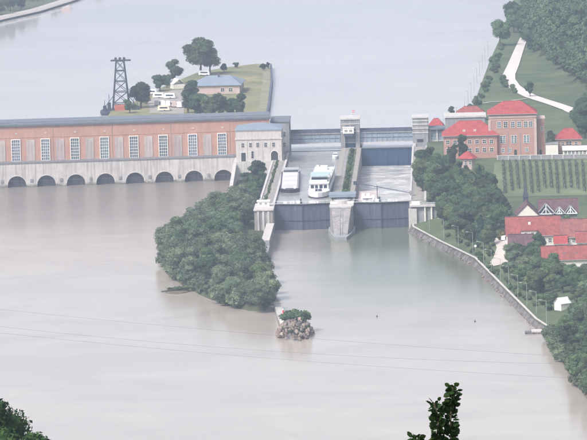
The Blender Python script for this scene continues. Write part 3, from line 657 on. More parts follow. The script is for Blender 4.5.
TW_ = MB().add([(0, 16, -2), (1.6, 16, -2), (1.6, 16, 10.4), (0, 16, 10.4), (0, -66, -2), (1.6, -66, -2), (1.6, -66, 2.6), (0, -66, 2.6), (0, -2, 10.4), (1.6, -2, 10.4)], [(0, 1, 2, 3), (7, 6, 5, 4), (3, 2, 9, 8), (8, 9, 6, 7), (0, 3, 8, 7, 4), (5, 6, 9, 2, 1)])
TW_.build('masonry', 'concrete_pale', TW)

# ------------------------------------------------------------------ ships
def hull(L, Wd, z0, z1, bow, m, name, parent, stern=.85):
    pl = [(-Wd/2*stern, L), (-Wd/2, L*.93), (-Wd/2, bow), (-Wd*.38, bow*.45), (-Wd*.2, bow*.12), (0, 0)]
    pl = pl+[(-x, y) for x, y in pl[-2::-1]]
    return MB().prism([(x*.94, y+.6*(y < bow)) for x, y in pl], z0, z1, pl).build(name, m, parent)
CS = thing('cruise_ship', 'white river cruise ship with pale teal awning moored in the full lock chamber', 'ship', (-11.0, 30, 9.8), R(-1.2))
h_ = hull(80, 9.4, -1, 2.6, 9, 'white_paint', 'hull', CS); hull(80.1, 9.5, -1, .5, 9, 'hull_dark', 'boot_stripe', h_)
Bx(-4.2, 4.2, 12, 77, 2.62, 5.2).build('cabin_deck', 'white_paint', CS)
wm = Bx(-.02, .02, -.9, .9, 0, 1.2).mesh('window', 'glass')
for i in range(22):
    for x in (-4.22, 4.22): link('window', wm, CS, (x, 14.5+i*2.8, 3.4))
for i in range(4): Bx(-3.6+i*1.9, -2.2+i*1.9, 11.9, 11.99, 3.2, 4.7).build('front_window', 'glass', CS)
Bx(-4.4, 4.4, 11.4, 77.4, 5.22, 5.5).build('sun_deck', 'white_deck', CS)
wh = Bx(-3.4, 3.4, 17, 22.5, 5.52, 8.0).build('wheelhouse', 'white_paint', CS)
Bx(-3.45, 3.45, 16.9, 22.6, 6.5, 7.5).build('window_band', 'glass', wh); Bx(-3.9, 3.9, 16.3, 23.2, 8.02, 8.3).build('wheelhouse_roof', 'teal_paint', wh)
Bx(-4.3, 4.3, 25, 34, 7.8, 8.05).build('awning', 'teal_paint', CS)
for x in (-4, 4):
    for y in (25.5, 33.5): MB().tube((x, y, 5.5), (x, y, 7.8), .08, 5).build('awning_post', 'white_paint', CS)
for i in range(46):
    x = (-3.3, -1.7, 0, 1.6, 3.2)[i % 5]+random.uniform(-.3, .3); y = 37+(i//5)*4.1+random.uniform(-.6, .6)
    Bx(x-.55, x+.55, y-.9, y+.9, 5.52, 6.1+random.random()*.7).build('deck_chair', 'white_paint', CS)
Bx(-1.6, 1.6, 60, 66, 5.52, 7.6).build('funnel_casing', 'white_paint', CS)
rl = MB()
for x in (-4.3, 4.3):
    rl.tube((x, 12, 6.5), (x, 77, 6.5), .05, 4)
    for y in np.arange(12, 77, 3): rl.tube((x, y, 5.5), (x, y, 6.5), .05, 4)
rl.build('railing', 'white_paint', CS)
MB().tube((0, 3, 2.6), (0, 3, 6), .08, 5).build('bow_mast', 'white_paint', CS); Bx(-1.4, 1.4, 5.5, 8.5, 2.62, 3.4).build('anchor_winch', 'steel_dark', CS)
BG = thing('cargo_barge', 'flat cargo barge with pale hatch covers and dark hull by the lock wall', 'barge', (-24.0, 54, 9.8), R(1.2))
h_ = hull(78, 8.6, -1, 1.5, 5, 'hull_dark', 'hull', BG); hull(78.2, 8.7, 1.1, 1.62, 5, 'hull_dark', 'gunwale', h_); Bx(-3.7, 3.7, 6, 76, 1.625, 1.64).build('deck', 'hull_pale', BG)
for i in range(6): Bx(-3.2, 3.2, 8+i*9, 16.6+i*9, 1.65, 2.3).build('hatch_cover', 'white_deck' if i % 2 else 'hull_pale', BG)
wh = Bx(-3.2, 3.2, 64, 71, 1.64, 3.6).build('wheelhouse', 'hull_pale', BG); Bx(-3.25, 3.25, 63.9, 70, 2.6, 3.2).build('window_band', 'glass', wh); Bx(-3.5, 3.5, 63.5, 71.5, 3.62, 3.85).build('wheelhouse_roof', 'hull_grey', wh)
for x in (-2.4, 2.2): Bx(x-.5, x+.5, 3.4, 5, 1.64, 2.4).build('winch', 'white_paint', BG)
Bx(-1.2, 1.2, 72, 75, 1.64, 3.2).build('locker', 'white_paint', BG)
PK = thing('excursion_boat', 'boat with pinkish deck just behind the gate in the churning chamber', 'boat', (10.6, 12, 2.4), 0)
h_ = hull(66, 9.0, -1, 2.6, 6, 'hull_grey', 'hull', PK); Bx(-4.0, 4.0, 9, 62, 2.62, 5.0).build('cabin_deck', 'white_paint', PK); Bx(-4.3, 4.3, 8.5, 62.5, 5.02, 5.3).build('upper_deck', 'pink_deck', PK)
for i in range(9): Bx(-4.05, -4.0, 12+i*5, 15+i*5, 3.4, 4.5).build('window', 'glass', PK)
wh = Bx(-2, 2, 20, 25, 5.32, 7.2).build('wheelhouse', 'white_paint', PK); Bx(-2.05, 2.05, 19.9, 25.05, 6, 6.8).build('window_band', 'glass', wh)
for i in range(8): Bx(-3+(i % 3)*2.2, -1.6+(i % 3)*2.2, 30+(i//3)*8, 33+(i//3)*8, 5.32, 5.9).build('bench', 'white_paint', PK)
MB().tube((4.2, 24, 5.3), (4.2, 24, 12.0), .16, 6).build('mast', 'steel_dark', PK)
MBt = thing('motorboat', 'small white motorboat moored beside the lock pier near the bridge', 'boat', (-6.9, 193, 10.0), 0)
h_ = hull(9, 2.8, -.4, 1.0, 3.5, 'white_paint', 'hull', MBt); Bx(-1.0, 1.0, 3.6, 6.6, 1.02, 2.2).build('cabin', 'white_paint', MBt); Bx(-1.02, 1.02, 3.55, 6.2, 1.5, 1.95).build('window_band', 'glass', MBt)

# ------------------------------------------------------------------ buildings on the right bank
def house(name, label, xl_, xr_, py, Y, depth, rise, roofm, wallm, kind='hip', over=.6, inset=None, wins=(), rz=0., group=None, cat='house', chim=(), zb=None, wallh=None):
    if wallh:
        best = None
        for yy in np.arange(Y-140, Y+60, 2.):
            q = atY((xl_+xr_)/2, py, yy); e = abs(q[2]-T(q[0], yy)-wallh)
            if best is None or e < best[0]: best = (e, yy)
        Y = best[1]
    a, b = atY(xl_, py, Y), atY(xr_, py, Y); W = float(b[0]-a[0]); ez = float((a[2]+b[2])/2); g = min(T(a[0], Y), T(b[0], Y), T(b[0], Y+depth))-.3 if zb is None else zb
    t = thing(name, label, cat, (a[0], Y, g), rz, group); E_ = ez-g
    if kind == 'hip':
        Bx(0, W, 0, depth, 0, E_).build('wall', wallm, t); rf = MB().hip(-over, W+over, -over, depth+over, E_+.02, rise, inset).build('roof', roofm, t)
    elif kind == 'gx':
        MB().gwall_x(0, W, 0, depth, 0, E_, rise-.05).build('wall', wallm, t); rf = MB().gable_x(-over, W+over, -over, depth+over, E_-over*rise/(depth/2)+.05, rise*(1+2*over/depth), .28).build('roof', roofm, t)
    elif kind == 'gy':
        MB().gwall_y(0, W, 0, depth, 0, E_, rise-.05).build('wall', wallm, t); rf = MB().gable_y(-over, W+over, -over, depth+over, E_-over*rise/(W/2)+.05, rise*(1+2*over/W), .28).build('roof', roofm, t)
    elif kind == 'flat':
        Bx(0, W, 0, depth, 0, E_).build('wall', wallm, t); rf = Bx(-over, W+over, -over, depth+over, E_+.02, E_+rise).build('roof', roofm, t)
    if kind == 'hip':
        i_ = depth/2 if inset is None else inset; MB().tube((-over+i_, depth/2, E_+rise), (W+over-i_, depth/2, E_+rise), .22, 6).build('ridge_cap', 'faded_roof', rf)
    elif kind == 'gx': MB().tube((-over, depth/2, E_+rise+.35), (W+over, depth/2, E_+rise+.35), .2, 6).build('ridge_cap', 'brown_roof', rf)
    if kind in ('hip', 'gx'):
        ez_ = E_ if kind == 'hip' else E_-over*rise/(depth/2); MB().tube((-over, -over-.12, ez_+.08), (W+over, -over-.12, ez_+.08), .13, 6).build('gutter', 'lamp_metal', rf)
    for fx, top, w_, h_ in wins: window(t, fx*W, E_-top-h_, w_, h_, 0)
    for cx, cy, ch in chim: Bx(cx-.45, cx+.45, cy-.45, cy+.45, 0, ch).build('chimney', 'tan_wall', rf).location = (0, 0, E_+rise*.4)
    return t, W, E_, rf
# long pink building
A, W, E_, rf = house('office_building', 'long two storey pink building with bright red hip roof next to the lock bridge', 443.5, 497, 135.8, 153, 17, 6.2, 'red_roof', 'pink_wall', 'hip', .8, 8, cat='building', chim=((18, 10, 3),))
for i in range(7): window(A, 1.9+i*3.35, E_-3.6, 1.5, 1.7, 0, bars=(1, 1))
for i in range(7): window(A, 1.9+i*3.35, E_-7.6, 1.5, 1.9, 0, bars=(1, 1))
Bx(-.15, W+.15, -.15, 0, E_-.7, E_-.1).build('cornice', 'pink_trim', A)
for x in (9.5, 14.5): Bx(x-.7, x+.7, 1.6, 3.4, E_+1.4, E_+2.7).build('dormer', 'pink_trim', rf)
# tall pink building
B, W, E_, rf = house('office_building', 'tall square pink building with red hip roof and a row of upper windows', 488.7, 536, 114.3, 155, 18, 5.4, 'red_roof', 'pink_wall', 'hip', .7, 7.5, cat='building', chim=((11, 9, 1.2),))
Bx(-.2, W+.2, -.2, 0, E_-1.6, E_-.6).build('cornice', 'pink_trim', B); Bx(-.12, W+.12, -.12, 0, E_-2.6, E_-2.3).build('string_course', 'pink_trim', B)
def bx_(px): return (px-488.7)/(536-488.7)*W
for px in (498.8, 505.4, 512.6, 519, 525.5, 530.5): window(B, bx_(px), E_-6.0, 1.7, 2.6, 0, gm_='glass_pale' if px != 505.4 else 'glass', bars=(1, 2))
for px in (500.8, 503.6, 512, 515, 524.5, 527.5): window(B, bx_(px), E_-13.2, 1.0, 3.4, 0, gm_='glass_pale', bars=(0, 3))
for px in (502, 509, 526): window(B, bx_(px), E_-17.4, 1.2, 1.7, 0, gm_='glass_pale')
Bx(bx_(513.4), bx_(516), -.12, .1, 0, 3.6).build('door', 'dark_void', B)
for px in (489.3, 535): Bx(bx_(px)-.6, bx_(px)+.6, -.22, 0, 0, E_-2.6).build('pilaster', 'pink_trim', B)
for px in (507.5, 519.5): Bx(bx_(px)-.12, bx_(px)+.12, -.15, 0, 0, E_-8).build('downpipe', 'steel_blue', B)
n_, W, E_, rf = house('stair_block', 'narrow darker pink block adjoining the tall pink building', 537, 544.5, 119, 159, 12, .5, 'pink_trim', 'pink_wall', 'flat', .25, cat='building')
Bx(.9, 1.9, -.1, .1, 0, 2.8).build('door', 'glass', n_); window(n_, 2.2, E_-5, .8, 1.6)
house('garage', 'plain whitish garage between the pink block and the small red roofed house', 545.5, 558, 144.5, 156, 9, .4, 'concrete_grey', 'white_wall', 'flat', .2, cat='garage')
c_, W, E_, rf = house('house', 'small house with steep red hip roof at the edge of the forest', 556.5, 581, 139.3, 166, 11, 4.6, 'red_roof', 'tan_wall', 'hip', .8, 4.4, wins=((.25, 1.2, 1.2, 1.5), (.5, 1.0, 2.6, 1.6), (.8, 1.2, 1.2, 1.5)))
gh, W, E_, rf = house('glasshouse', 'low white glasshouse with row of dark panes in front of the small red roofed house', 563, 592, 150, 156, 5, 1.6, 'white_paint', 'white_wall', 'gx', .3, cat='greenhouse')
for i in range(7): window(gh, 1.2+i*1.75, .5, 1.1, E_-1.0)
house('workshop', 'low pale flat roofed workshop behind the long pink building', 445, 485, 117.5, 205, 16, .8, 'concrete_pale', 'concrete_grey', 'flat', .5, cat='building')
house('house', 'red roofed house peeking out behind the banded lock tower', 428.5, 444, 128, 268, 10, 4.2, 'red_roof', 'pink_wall', 'hip', .5, 3)
house('house', 'distant house with dull red roof behind the workshop', 457, 484, 113.5, 330, 10, 3.2, 'rust_roof', 'pink_trim', 'hip', .5, 4)
# kiosk with tent roof among the trees
p = onT(468, 168.5); K = thing('pavilion', 'small six sided pavilion with bright red tent roof among the trees', 'pavilion', p)
hx = [(3.6*math.cos(i*math.pi/3), 3.6*math.sin(i*math.pi/3)) for i in range(6)]
MB().prism(hx, -.5, 4.8).build('wall', 'pink_trim', K); MB().prism([(x*1.35, y*1.35) for x, y in hx], 4.82, 7.8, [(x*.2, y*.2) for x, y in hx]).build('roof', 'red_roof', K)
for x in (-1, 1): window(K, x, 2.2, .9, 1.6, -3.13)
# retaining wall above the vines
p0, p1 = onT(497, 159.8), onT(592, 158.2); RWl = thing('retaining_wall', 'low grey retaining wall along the top of the vine slope', 'wall', p0, math.atan2(p1[1]-p0[1], p1[0]-p0[0]))
Ln = float(np.linalg.norm((p1-p0)[:2])); Bx(0, Ln, 0, .6, -1, 1.7).build('masonry', 'concrete_grey', RWl); Bx(0, Ln, -.15, .75, 1.72, 1.95).build('coping', 'concrete_pale', RWl)
for i in range(int(Ln/5)): Bx(i*5, i*5+.5, -.25, 0, -1, 1.7).build('buttress', 'concrete_pale', RWl)
# vine rows
ORD = ['first', 'second', 'third', 'fourth', 'fifth', 'sixth', 'seventh', 'eighth', 'ninth', 'tenth', 'eleventh', 'twelfth', 'thirteenth', 'fourteenth', 'fifteenth', 'sixteenth']
for i in range(14):
    xt = 503+i*6.6; a, b = onT(xt, 162.5), onT(xt+2.2+random.uniform(-.3, .3), 190+random.uniform(-2, 4)); Lr = float(np.linalg.norm(b-a))
    t = thing('vine_row', '%s dark green vine row from the lockside trees, running down the slope' % ORD[i], 'vines', a, 0, 'vine rows on the slope')
    d = (b-a); rng = np.random.default_rng(i); n = int(Lr*26); u = rng.random(n); keep = (np.sin(u*Lr*1.1+i)+rng.normal(size=n)*.6) > -1.1; u = u[keep]; n = len(u)
    P = d[None]*u[:, None]+np.stack([rng.normal(size=n)*.2, rng.normal(size=n)*.2, .35+rng.random(n)**.8*1.15], 1)
    vv, ff = leaves(P, rng.normal(size=(n, 3))+np.array([0, -.6, .5]), .3, rng); o = link('foliage', npmesh('foliage', vv, [tuple(q) for q in ff], 'vine_leaf'), t); stuffpart(o)
    k = max(2, int(Lr/14))
    for j in range(k+1): q = d*j/k; MB().tube((q[0], q[1], q[2]-.5), (q[0], q[1], q[2]+2.1), .09, 5).build('post', 'lamp_metal', t)
    MB().tube((0, 0, 1.9), (d[0], d[1], d[2]+1.9), .025, 4).build('wire', 'wire', t)

# village
v1, W, E_, rf = house('house', 'house with large bright white gable facing the river', 516.2, 538.5, 215.5, -52, 17, 4.5, 'brown_roof', 'white_wall', 'gy', .35, wallh=6)
v2, W, E_, rf = house('house', 'brown roofed house with white timber framed gables behind the white gable', 540, 577, 212.5, -42, 13, 4.6, 'brown_roof', 'white_wall', 'gx', .8, wallh=5.5)
for fx, gw, gh_ in ((.16, 8.2, 4.4), (.52, 5.2, 3.0), (.82, 5.6, 3.4)):
    x = fx*W; g = MB().gwall_y(x-gw/2, x+gw/2, -1.4, 5, E_-1.5, E_-.3, gh_).build('dormer', 'steel_dark', v2)
    MB().gable_y(x-gw/2-.5, x+gw/2+.5, -1.9, 5, E_-.5, gh_+.2, .22).build('dormer_roof', 'brown_roof', g)
    tb = MB(); zt = E_-.3
    tb.bar((x-gw/2, -1.5, zt), (x, -1.5, zt+gh_), .5).bar((x+gw/2, -1.5, zt), (x, -1.5, zt+gh_), .5).bar((x-gw/2, -1.5, zt), (x+gw/2, -1.5, zt), .45).bar((x, -1.5, zt), (x, -1.5, zt+gh_), .4).bar((x-gw/4, -1.5, zt), (x, -1.5, zt+gh_*.6), .3).bar((x+gw/4, -1.5, zt), (x, -1.5, zt+gh_*.6), .3)
    tb.build('timber_frame', 'white_paint', g)
house('farmhouse', 'red roofed house continuing the long weathered roof at the picture edge', 561.5, 602, 236.0, -92, 13, 6.0, 'faded_roof', 'white_wall', 'gx', .6, rz=R(-3), wins=((.15, 1, 1, 1.3), (.3, 1, 1, 1.3)), wallh=5.6)
v3, W, E_, rf = house('farmhouse', 'long house with weathered red roof and white dormer across the village', 507.5, 560, 234.6, -92, 13.5, 6.3, 'rust_roof', 'white_wall', 'gx', .7, rz=R(1.5), wallh=5.4)
dm = Bx(5.5, 11.8, -.3, 4.5, E_-1.2, E_+1.5).build('dormer', 'white_wall', v3); Bx(5.1, 12.2, -.8, 5, E_+1.52, E_+1.8).build('dormer_roof', 'rust_roof', dm)
for x in (7.3, 10): window(v3, x, E_-.2, .9, 1.1, -.32)
for x in (14.5, 17, 19.5): window(v3, x, E_-3.2, 1.2, 1.5)
for x, y, h_ in ((9, 4, 3.6), (18, 8, 4)): Bx(x-.5, x+.5, y-.5, y+.5, E_+1, E_+1+h_).build('chimney', 'white_wall', rf)
v4, W, E_, rf = house('barn', 'barn with faded purple brown roof and tan wall in front of the long red roof', 509.5, 533, 249, -118, 10, 5.0, 'brown_roof', 'tan_wall', 'gx', .6, wins=((.3, .8, 1, 1.1), (.6, .8, 1, 1.1)), cat='barn', wallh=4.0)
v5, W, E_, rf = house('house', 'red roofed house with roof lights among the lower village trees', 543, 592, 259.0, -150, 9, 4.4, 'rust_roof', 'white_wall', 'gx', .6, rz=R(2), wallh=4.2)
for x in (8.5, 13): Bx(x-.6, x+.6, 1.6, 2.4, E_+1.6, E_+2.15).build('roof_light', 'glass_pale', rf)
house('shed', 'small shed with bright red roof and white side above the lower red roof', 554.5, 567, 243.5, -126, 6, 2.6, 'red_roof', 'white_wall', 'gx', .4, cat='shed', wallh=3.2)
house('house', 'pale house wall with red roof at the edge of the village', 577, 600, 242, -108, 8, 3.5, 'rust_roof', 'white_wall', 'gx', .5, wins=((.2, .8, 1, 1.2), (.42, .8, 1, 1.2)), wallh=5)
p = onT(525.8, 206); SP = thing('chapel_spire', 'dark slender chapel spire rising behind the white gable house', 'spire', p)
Bx(-1.1, 1.1, -1.1, 1.1, -.5, 4.0).build('tower', 'steel_dark', SP); MB().prism([(-1.25, -1.25), (1.25, -1.25), (1.25, 1.25), (-1.25, 1.25)], 4.02, 10.2, [(-.06, -.06), (.06, -.06), (.06, .06), (-.06, .06)]).build('spire', 'steel_dark', SP)
p = onT(562.5, 309.5); TN = thing('garden_tent', 'white garden tent standing among trees by the river', 'tent', p, R(-50), None, .78)
MB().gwall_y(-2.4, 2.4, -3, 3, -.2, 3.0, 2.4).build('side', 'white_wall', TN); MB().gable_y(-2.8, 2.8, -3.3, 3.3, 2.95, 2.8, .15).build('canopy', 'white_paint', TN)
p = onT(505, 241); CV = thing('parked_van', 'small white van parked on the village lane', 'van', p, R(70))
MB().prism([(0, 0), (4.2, 0), (4.2, 1.8), (0, 1.8)], .4, 1.9, [(.3, .1), (4.1, .1), (4.1, 1.7), (.3, 1.7)]).build('body', 'white_paint', CV); Bx(.35, 1.1, -.0, 1.8, 1.1, 1.6).build('windscreen', 'glass', CV)
for x in (.9, 3.3):
    for y in (0, 1.7): MB().tube((x, y, .35), (x, y+.15, .35), .35, 10).build('wheel', 'steel_dark', CV)

# ------------------------------------------------------------------ river wall with boulders and lamp posts
RV = thing('river_wall', 'sloping weathered stone river wall curving along the bank below the lock', 'wall', (0, 0, 0))
v = []; f = []; ys = [y for y in np.arange(-343, -7.9, 3.)]
for Y in ys:
    x0 = xs(Y)+.6
    for k, (dx, z) in enumerate(((-2.2, -1.6), (-1.6, .2), (-1.1, 1.0), (-.6, 1.7), (-.1, 2.28), (1.0, 2.34), (1.0, 1.6))):
        j = (random.random()-.5)*.4 if 0 < k < 4 else 0; v.append((x0+dx+j, Y, z+j*.4))
for i in range(len(ys)-1):
    for j in range(6): f.append((i*7+j, i*7+j+1, (i+1)*7+j+1, (i+1)*7+j))
f += [tuple(range(6, -1, -1)), tuple((len(ys)-1)*7+j for j in range(7))]
MB().add(v, f).build('face', 'rock_pale', RV)
v = []; f = []
for Y in ys:
    x0 = xs(Y)+.6; v += [(x0-.1, Y, 2.36), (x0+.65, Y, 2.40), (x0+.65, Y, 2.62), (x0-.1, Y, 2.58)]
for i in range(len(ys)-1):
    for j in range(4): f.append((i*4+j, i*4+(j+1) % 4, (i+1)*4+(j+1) % 4, (i+1)*4+j))
f += [(0, 1, 2, 3), tuple((len(ys)-1)*4+j for j in (3, 2, 1, 0))]
MB().add(v, f).build('coping', 'concrete_pale', RV)
def rockmesh(seed):
    rng = np.random.default_rng(seed); vv, ff = ico(1); k = vv*(1+.28*rng.normal(size=(len(vv), 1)))*np.array([1, .8, .65]); return npmesh('rock', k, ff, 'rock')
ROCKS = [rockmesh(i) for i in range(6)]
for i in range(90):
    Y = random.uniform(-340, -12); s = random.uniform(.3, .75)
    o = link('boulder', ROCKS[i % 6], RV, (xs(Y)-random.uniform(.4, 1.7), Y, random.uniform(-.1, .6)), random.random()*6, s)
LP = [(429.4, 232.3), (444, 239), (458.5, 246.5), (473, 253), (483.6, 263), (491.6, 271), (500.5, 280), (509, 288), (518, 297), (527, 305.5), (536.5, 314), (546.6, 323.5)]
lm = MB().tube((0, 0, -.4), (0, 0, 8.4), .11, 7, .07).mesh('pole', 'lamp_metal'); la = MB().tube((0, 0, 8.3), (-1.9, 0, 8.7), .05, 5).mesh('arm', 'lamp_metal')
lh = MB().prism([(-2.7, -.2), (-1.7, -.2), (-1.7, .2), (-2.7, .2)], 8.6, 8.85).mesh('lamp_head', 'lamp_metal')
for i, (x, y) in enumerate(LP):
    t = thing('lamp_post', 'slim grey lamp post above the river wall, %s from the lock' % ORD[i], 'lamp post', onT(x, y), 0, 'lamp posts along the river wall')
    link('pole', lm, t); link('arm', la, t); link('lamp_head', lh, t)
p = onT(475.5, 251.5); SG = thing('river_sign', 'round white river sign on a short post at the bank', 'sign', p)
MB().tube((0, 0, -.2), (0, 0, 2.0), .08, 5).build('post', 'lamp_metal', SG); MB().tube((0, -.1, 2.3), (0, 0, 2.3), .55, 12).build('plate', 'white_paint', SG)
p = at(536, 333, 0); SL = thing('landing_step', 'small stone landing jutting from the foot of the river wall', 'landing', (p[0], p[1], 0))
Bx(-4, 3.4, -3, 3, -1, .5).build('slab', 'rock_pale', SL); Bx(-1.6, 3.4, -2, 3, .52, 1.0).build('step', 'concrete_pale', SL)
# mooring posts along the upstream shore
for i in range(11):
    Y = 300+i*44; x = xs(Y)-2.6
    t = thing('mooring_post', 'thin pale mooring post at the reservoir shore, %s upstream of the lock' % ORD[i], 'post', (x, Y, 9), 0, 'mooring posts along the reservoir shore')
    MB().tube((0, 0, 0), (0, 0, 9.5), .16, 6, .1).build('pole', 'lamp_metal', t); MB().tube((-1.0, 0, 9.4), (0, 0, 9.2), .08, 5).build('arm', 'lamp_metal', t)

# ------------------------------------------------------------------ island tip: rubble heap, groin wall, beacon
p = at(295, 336, 0)
RB = thing('rubble_heap', 'heap of pinkish boulders with greenery at the tip of the island', 'rock heap', (p[0], p[1], 0))
mk = MB(); mk.prism([(6.4*math.cos(i*.5236), 17*math.sin(i*.5236)+4) for i in range(12)], -1.5, 5.0, [(3.6*math.cos(i*.5236), 10*math.sin(i*.5236)+6) for i in range(12)]).build('core', 'rock_pale', RB)
rr = random.Random(3)
for i in range(230):
    a = rr.uniform(0, 6.283); q = rr.random()**.55; x = 6.8*q*math.cos(a); y = 18*q*math.sin(a)+4; z = (1-q**2.2)*5.6+rr.uniform(-.4, .7)
    o = link('rock', ROCKS[i % 6], RB, (x, y, z), rr.random()*6, rr.uniform(.4, .75) if i % 3 else rr.uniform(.8, 1.35)); o.rotation_euler = (rr.random()*3, rr.random()*3, rr.random()*6)
for dx, y, h_ in ((-2.6, 7, 4.2), (-.6, 5, 4.4), (1.6, 8, 4.6), (3.6, 11, 4.0), (.6, 13, 4.4), (-2.2, 14, 3.8), (-4, 10, 3.4), (2.4, 3, 3.0), (-3.4, -4, 2.0), (1.2, -6, 2.2), (4.4, -1, 2.0), (-1.2, -9, 1.6), (3.0, -10, 1.5)):
    tree('bush%d' % (int(h_*10) % 3), (p[0]+dx, p[1]+y, 4.3 if h_ > 2.5 else 2.4), h_*.9, 'green bush growing among the boulders at the island tip', 'bushes on the boulder heap', 'bush', 1.1)
GW = thing('groin_wall', 'low pale concrete groin with white end linking the island to the boulder heap', 'wall', (-19, -300, 0))
MB().add([(-2.4, 48, -1.5), (.4, 48, -1.5), (5.4, -16, -1.5), (2.4, -18, -1.5), (-2.2, 48, 2.0), (.2, 48, 2.0), (5.2, -16, 2.6), (2.6, -18, 2.6)], [(3, 2, 1, 0), (4, 5, 6, 7), (0, 1, 5, 4), (1, 2, 6, 5), (2, 3, 7, 6), (3, 0, 4, 7)]).build('masonry', 'concrete', GW)
Bx(2.2, 4.6, -12, 8, 2.62, 3.3).build('platform', 'white_wall', GW)
BC = thing('beacon', 'small red and white navigation beacon on the groin at the island tip', 'beacon', (-16, -303, 3.3))
MB().tube((0, 0, 0), (0, 0, 1.6), .35, 10, .3).build('base', 'white_paint', BC); MB().tube((0, 0, 1.62), (0, 0, 3.0), .3, 10, .3).build('column', 'red_paint', BC); MB().tube((0, 0, 3.02), (0, 0, 3.7), .25, 8, .1).build('lantern', 'white_paint', BC)
p = at(177, 292, 0); SPt = thing('gravel_spit', 'low dark spit with driftwood reaching from the island shore', 'spit', (p[0], p[1], 0))
MB().prism([(5.5*math.cos(i*.5236)*(1+.1*math.sin(i*3)), 9*math.sin(i*.5236)) for i in range(12)], -1, .5, [(4.2*math.cos(i*.5236), 6.5*math.sin(i*.5236)) for i in range(12)]).build('bank', 'earth', SPt)
MB().tube((-6, -2, .5), (4, 3, 1.4), .3, 6, .2).build('driftwood', 'bark', SPt); MB().tube((-3, -1, .7), (-4.5, 1, 2.2), .15, 5, .06).build('branch', 'bark', SPt)
for dx, h_ in ((-2.6, 1.5), (.2, 2.0), (3.2, 2.4)): tree('bush1', (p[0]+dx, p[1]+1, .3), h_, 'low dark bush on the spit beside the island', 'bushes on the spit', 'bush', 1.5)
for i, (x, y, lab) in enumerate(((377, 317, 'small dark river buoy floating in the middle of the lock approach'), (475, 322, 'small dark river buoy floating near the curving river wall'))):
    q = at(x, y, 0); t = thing('buoy', lab, 'buoy', (q[0], q[1], 0), 0, None, .6); MB().tube((0, 0, -.4), (0, 0, .5), .55, 10, .5).build('float', 'steel_dark', t); MB().tube((0, 0, .5), (0, 0, 1.5), .3, 8, .08).build('topmark', 'steel_dark', t)

# ------------------------------------------------------------------ island trees
rt = random.Random(11); pts = []
def place(x, y, dmin):
    for a, b in pts:
        if (a-x)**2+((b-y)*.55)**2 < dmin**2: return False
    pts.append((x, y)); return True
def isl_label(x, y):
    if y < -215: return 'tree at the downstream end of the river island, above the groin'
    if y > 25: return 'tree of the island wood close below the tailrace wall'
    if x < -58: return 'rounded tree on the open tailrace shore of the river island'
    if x > -38: return 'rounded tree on the lock side shore of the river island'
    return 'rounded tree in the middle of the dense river island wood'
IS_IN = [(x+.5 if x < -40 else x-.8, y) for x, y in IS_TOP]
n = 0
for _ in range(9000):
    x, y = rt.uniform(-76, -20), rt.uniform(-282, 78)
    if not inside((x, y), IS_IN) or (x > -42 and y > -108) or (x < -47 and y > 42): continue
    if not place(x, y, 7.6): continue
    h = rt.uniform(8.5, 13.5)*(.85 if y < -200 else 1.0); k = rt.choice(['willow0', 'willow1', 'willow2', 'willow3', 'willow0', 'willow2', 'broad0', 'broad1'])
    tree(k, (x, y, 2.2), h, isl_label(x, y), 'trees in the island wood', 'island_tree', rt.uniform(1.05, 1.3)); n += 1
NI = n
for (a, b) in zip(IS_TOP[3:17], IS_TOP[4:18]):
    L_ = math.hypot(b[0]-a[0], b[1]-a[1])
    for i in range(int(L_/7)):
        u_ = (i+rt.random())*7/L_; tree(rt.choice(['wbush0', 'wbush1']), (a[0]+(b[0]-a[0])*u_+rt.uniform(-1.6, .8), a[1]+(b[1]-a[1])*u_-rt.uniform(0, 3), .7), rt.uniform(3.6, 6.5), 'low willow bush hanging over the water around the river island', 'willow bushes at the island shore', 'bush')
for (px, py, h, k, lab, wd) in [(257, 186, 14, 'slim0', 'tall slender dark tree at the corner of the stone service building', 1.7), (262, 190, 9, 'dark2', 'dark tree between the slender tree and the lock wall', 1.1), (246, 193, 10, 'slim1', 'shorter dark tree beside the sloping tailrace wall', 1.7), (251, 196, 11.5, 'dark1', 'dark tree in front of the slender tree', 1.2), (250, 203, 10, 'broad2', 'bushy green tree on the island just below the tailrace wall', 1.1), (258, 200, 11, 'dark0', 'dark round tree on the island next to the lock wall', 1.1), (243, 208, 9, 'willow1', 'small round tree where the island meets the tailrace wall', 1.), (266, 304, 8.5, 'willow0', 'pale round tree at the island corner by the groin', 1.05), (260, 307, 9, 'willow2', 'pale round tree on the downstream island shore', 1.3), (250, 304, 9.5, 'willow3', 'wide willow on the downstream island shore', 1.3), (239, 301, 9, 'willow1', 'wide willow over the water beside the driftwood spit', 1.3), (228, 297, 8.5, 'willow0', 'round willow between the spit and the downstream shore', 1.3)]:
    q = at(px, py, 2.4); tree(k, q, h, lab, None, 'tree', wd)
for i in range(16):
    q = at(240+rt.uniform(0, 17), 203+rt.uniform(-4, 22), 2.4); tree(rt.choice(['willow0', 'broad3', 'dark1']), q, rt.uniform(6.5, 10), 'leafy tree in the strip between tailrace wall and lock head', 'trees in the strip by the lock head')

